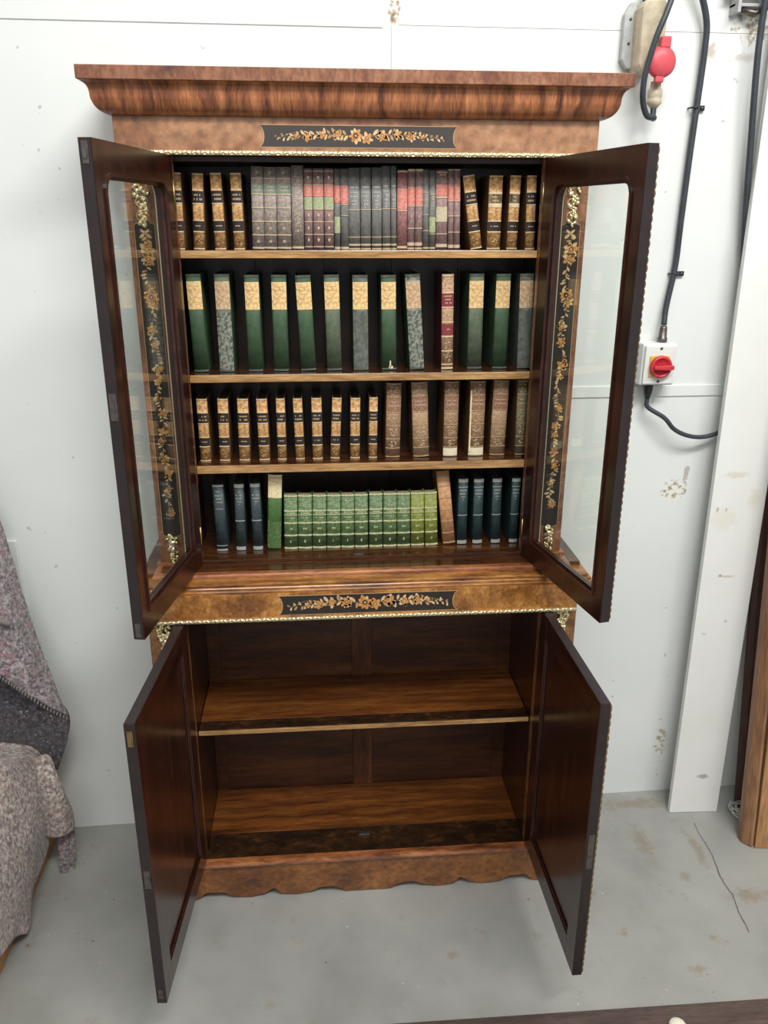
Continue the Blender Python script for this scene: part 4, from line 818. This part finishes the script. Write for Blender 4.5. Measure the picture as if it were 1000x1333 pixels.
# foreground softwood lengths
j = thing('door_jamb', 'brown softwood jamb moulding standing at the right edge, left of the honey-coloured panel', 'timber', (1.124, -.003, 0))
MB().prism([(0, 0), (.018, -.022), (.026, -.022), (.026, .03), (.004, .03), (0, .02)], 'z', .001, 1.93).build('moulded_length', plankA, j, .001)
j.rotation_euler = (-.095, -.012, .0)
dpn = thing('wooden_door', 'honey-coloured panelled softwood door leaning at the right edge of the view', 'door', (1.1525, -.030, 0))
MB().box(0, .10, 0, .034, .001, 1.95).build('stile', plankB, dpn, .002)
MB().box(.10, .66, .004, .030, .001, .22).box(.10, .66, .004, .030, .90, 1.02).box(.10, .66, .004, .030, 1.85, 1.95).build('rail', plankB, dpn, .002)
MB().box(.10, .66, .012, .022, .22, 1.85).build('panel', plankA, dpn)
MB().box(.006, .104, -.006, .0, .315, .330).build('cross_bead', plankB, dpn, .001)
dpn.rotation_euler = (-.088, -.012, -.10)
for i, (x, y, w_, l) in enumerate(((1.185, .150, .030, 'dark timber length leaning in the corner nearest the white board'), (1.215, .120, .026, 'dark timber length leaning in the corner, middle of the three'), (1.232, .085, .022, 'dark timber length leaning in the corner nearest the brown jamb'))):
    o = MB().prism([(0, 0), (w_*.4, -.006), (w_, -.004), (w_, .016), (0, .016)], 'z', .001, 1.55-.1*i).build('timber_length', plankD, None, .001, loc=(x, y, 0)); o.rotation_euler = (-.055, -.055, 0)
    tag(o, l, 'timber', 'dark timber lengths in the corner')
rnd = random.Random(3); mb = MB()
for k in range(5):
    c0 = Vector((1.192+rnd.uniform(-.015, .015), .11+rnd.uniform(-.03, .03), .008)); pts = []
    for i in range(9):
        a = i*PI/5+rnd.random(); pts.append(c0+Vector((math.cos(a)*.04*rnd.uniform(.6, 1.1), math.sin(a)*.03, .010+.012*rnd.random())))
    mb.tube(crom(pts, 5), .0014, 5)
tag(mb.build('tangled_wrapping', white_p), 'tangle of pale twine on the floor in the corner behind the timber', 'wrapping')  # thin tubes stand for scraps of clear plastic wrap
fb = MB().box(-.6, 1.6, -.25, 0, .0005, .012).build('floor_plank', floorbd, None, .002, loc=(.62, -.516, 0)); fb.rotation_euler = (0, 0, -.006)
tag(fb, 'dark brown plank lying on the floor along the bottom right edge', 'plank')
mb = MB(); rnd = random.Random(8)
mb.blob((0, 0, .004), (.020, .018, .012), 0, 0, 8, 12); mb.blob((-.014, -.004, .003), (.010, .010, .006)); mb.blob((.015, -.006, .003), (.009, .01, .006))
tag(mb.build('filler_lump', plain('white_filler', (.75, .71, .58), .8, bump=.6, bscale=120), loc=(.680, -.572, .013)), 'lump of cream filler lying on the dark floor plank', 'lump')
# ------------------------------------------------------------------ chest and moving blankets
ch = thing('wooden_chest', 'orange pine chest against the wall at the left, mostly hidden under blankets', 'chest', (-1.25, -.35, 0))
MB().box(-.33, .332, -.55, .56, .001, .325).build('body', chestW, ch, .004); MB().box(-.33, .335, -.55, .562, .3255, .342).build('lid', chestW, ch, .004)
def interp(rows, nu=9, nv=9, amp=.004, f=14, seed=0):
    cols = [crom(r, nu) for r in rows]; out = []
    full = [crom([c[j] for c in cols], nv) for j in range(len(cols[0]))]
    R_ = []
    for i in range(len(full[0])):
        row = []
        for j in range(len(full)):
            p = full[j][i]; n_ = noise.noise_vector(p*f+Vector((seed, 0, 0)))*amp+noise.noise_vector(p*f*3)*amp*.35; row.append(p+n_)
        R_.append(row)
    return R_
def sheet(name, mb, mats, label, th=.006, cat='blanket'):
    o = mb.build(name, mats); md = o.modifiers.new('thick', 'SOLIDIFY'); md.thickness = th; md.offset = 0; md.use_rim = True
    sd = o.modifiers.new('sub', 'SUBSURF'); sd.levels = 1; sd.render_levels = 1
    return tag(o, label, cat)
A3 = lambda x, y, Y: at(x, y, Y)
front = [[A3(-120, 560, .17), A3(-60, 590, .15), A3(-30, 630, .15), A3(-4, 668, .165)],
         [A3(-120, 680, .12), A3(-50, 700, .09), A3(-10, 715, .12), A3(18, 732, .155)],
         [A3(-120, 770, .10), A3(-40, 790, .05), A3(10, 795, .07), A3(42, 812, .13)],
         [A3(-120, 830, .10), A3(-30, 842, .03), A3(30, 862, .045), A3(68, 882, .105)],
         [A3(-120, 850, .10), A3(-20, 868, .03), A3(33, 902, .035), A3(90, 934, .085)]]
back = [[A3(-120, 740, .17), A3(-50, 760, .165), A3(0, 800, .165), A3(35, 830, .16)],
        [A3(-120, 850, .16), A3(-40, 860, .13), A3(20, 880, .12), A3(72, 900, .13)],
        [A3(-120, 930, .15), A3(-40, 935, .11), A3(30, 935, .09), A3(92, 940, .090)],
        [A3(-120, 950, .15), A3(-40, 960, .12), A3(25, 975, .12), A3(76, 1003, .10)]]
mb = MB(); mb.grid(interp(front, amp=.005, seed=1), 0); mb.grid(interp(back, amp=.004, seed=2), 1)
# stitched hem on the fold
hem = crom([A3(-20, 868, .024), A3(8, 886, .022), A3(33, 903, .028), A3(62, 922, .05), A3(91, 936, .080)], 14)
for i in range(0, len(hem)-1, 2): mb.tube([hem[i]+Vector((0, -.003, -.006)), hem[i]+Vector((.003, -.005, .007))], .0018, 5, 2)
mb.tube(crom([A3(-30, 800, .03), A3(0, 808, .025), A3(14, 812, .03)], 4), .006, 6, 2)
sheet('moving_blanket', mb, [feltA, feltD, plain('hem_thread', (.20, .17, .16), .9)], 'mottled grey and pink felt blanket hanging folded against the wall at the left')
# lower blanket: over the chest lid, down its side, with a front flap and a corner flap
V3 = Vector
low = [[V3((-1.55, .15, .42)), V3((-1.15, .18, .40)), V3((-.99, .17, .385)), V3((-.925, .155, .365)), V3((-.893, .15, .31)), V3((-.889, .13, .25))],
       [V3((-1.55, .05, .38)), V3((-1.15, .08, .395)), V3((-.99, .09, .385)), V3((-.91, .085, .365)), V3((-.884, .075, .26)), V3((-.889, .055, .125))],
       [V3((-1.55, -.03, .38)), V3((-1.15, .0, .385)), V3((-.98, .02, .40)), V3((-.905, .03, .375)), V3((-.875, -.01, .25)), V3((-.884, -.025, .098))],
       [V3((-1.55, -.15, .36)), V3((-1.15, -.12, .35)), V3((-.98, -.08, .44)), V3((-.915, -.07, .415)), V3((-.872, -.10, .25)), V3((-.888, -.12, .089))],
       [V3((-1.55, -.30, .36)), V3((-1.13, -.26, .35)), V3((-.985, -.20, .43)), V3((-.92, -.18, .38)), V3((-.872, -.18, .22)), V3((-.882, -.195, .025))],
       [V3((-1.55, -.42, .36)), V3((-1.15, -.36, .37)), V3((-.99, -.30, .41)), V3((-.92, -.28, .35)), V3((-.876, -.26, .22)), V3((-.884, -.275, .085))],
       [V3((-1.55, -.70, .36)), V3((-1.15, -.68, .36)), V3((-.99, -.66, .36)), V3((-.93, -.62, .32)), V3((-.885, -.55, .25)), V3((-.888, -.50, .18))]]
mb = MB(); mb.grid(interp(low, amp=.006, seed=4), 0)
flap = [[A3(35, 1003, .04), A3(52, 985, .07), A3(64, 984, .06), A3(70, 998, .06)],
        [A3(48, 1020, .02), A3(64, 1010, .02), A3(77, 1015, .03), A3(82, 1035, .06)],
        [A3(56, 1055, .01), A3(70, 1050, .0), A3(85, 1050, .01), A3(94, 1058, .05)],
        [A3(60, 1090, .00), A3(72, 1092, -.01), A3(85, 1088, -.005), A3(97, 1078, .04)],]
mb.grid(interp(flap, amp=.004, seed=6), 0)
under = [[A3(76, 1080, .03), A3(86, 1075, .04), A3(97, 1070, .055)], [A3(76, 1110, .03), A3(88, 1112, .035), A3(98, 1112, .05)], [A3(78, 1138, .03), A3(88, 1148, .035), A3(97, 1144, .045)]]
mb.grid(interp(under, amp=.002, seed=7), 1)
sheet('moving_blanket', mb, [feltB, feltA], 'beige felt blanket draped over the wooden chest with a corner flap hanging down')
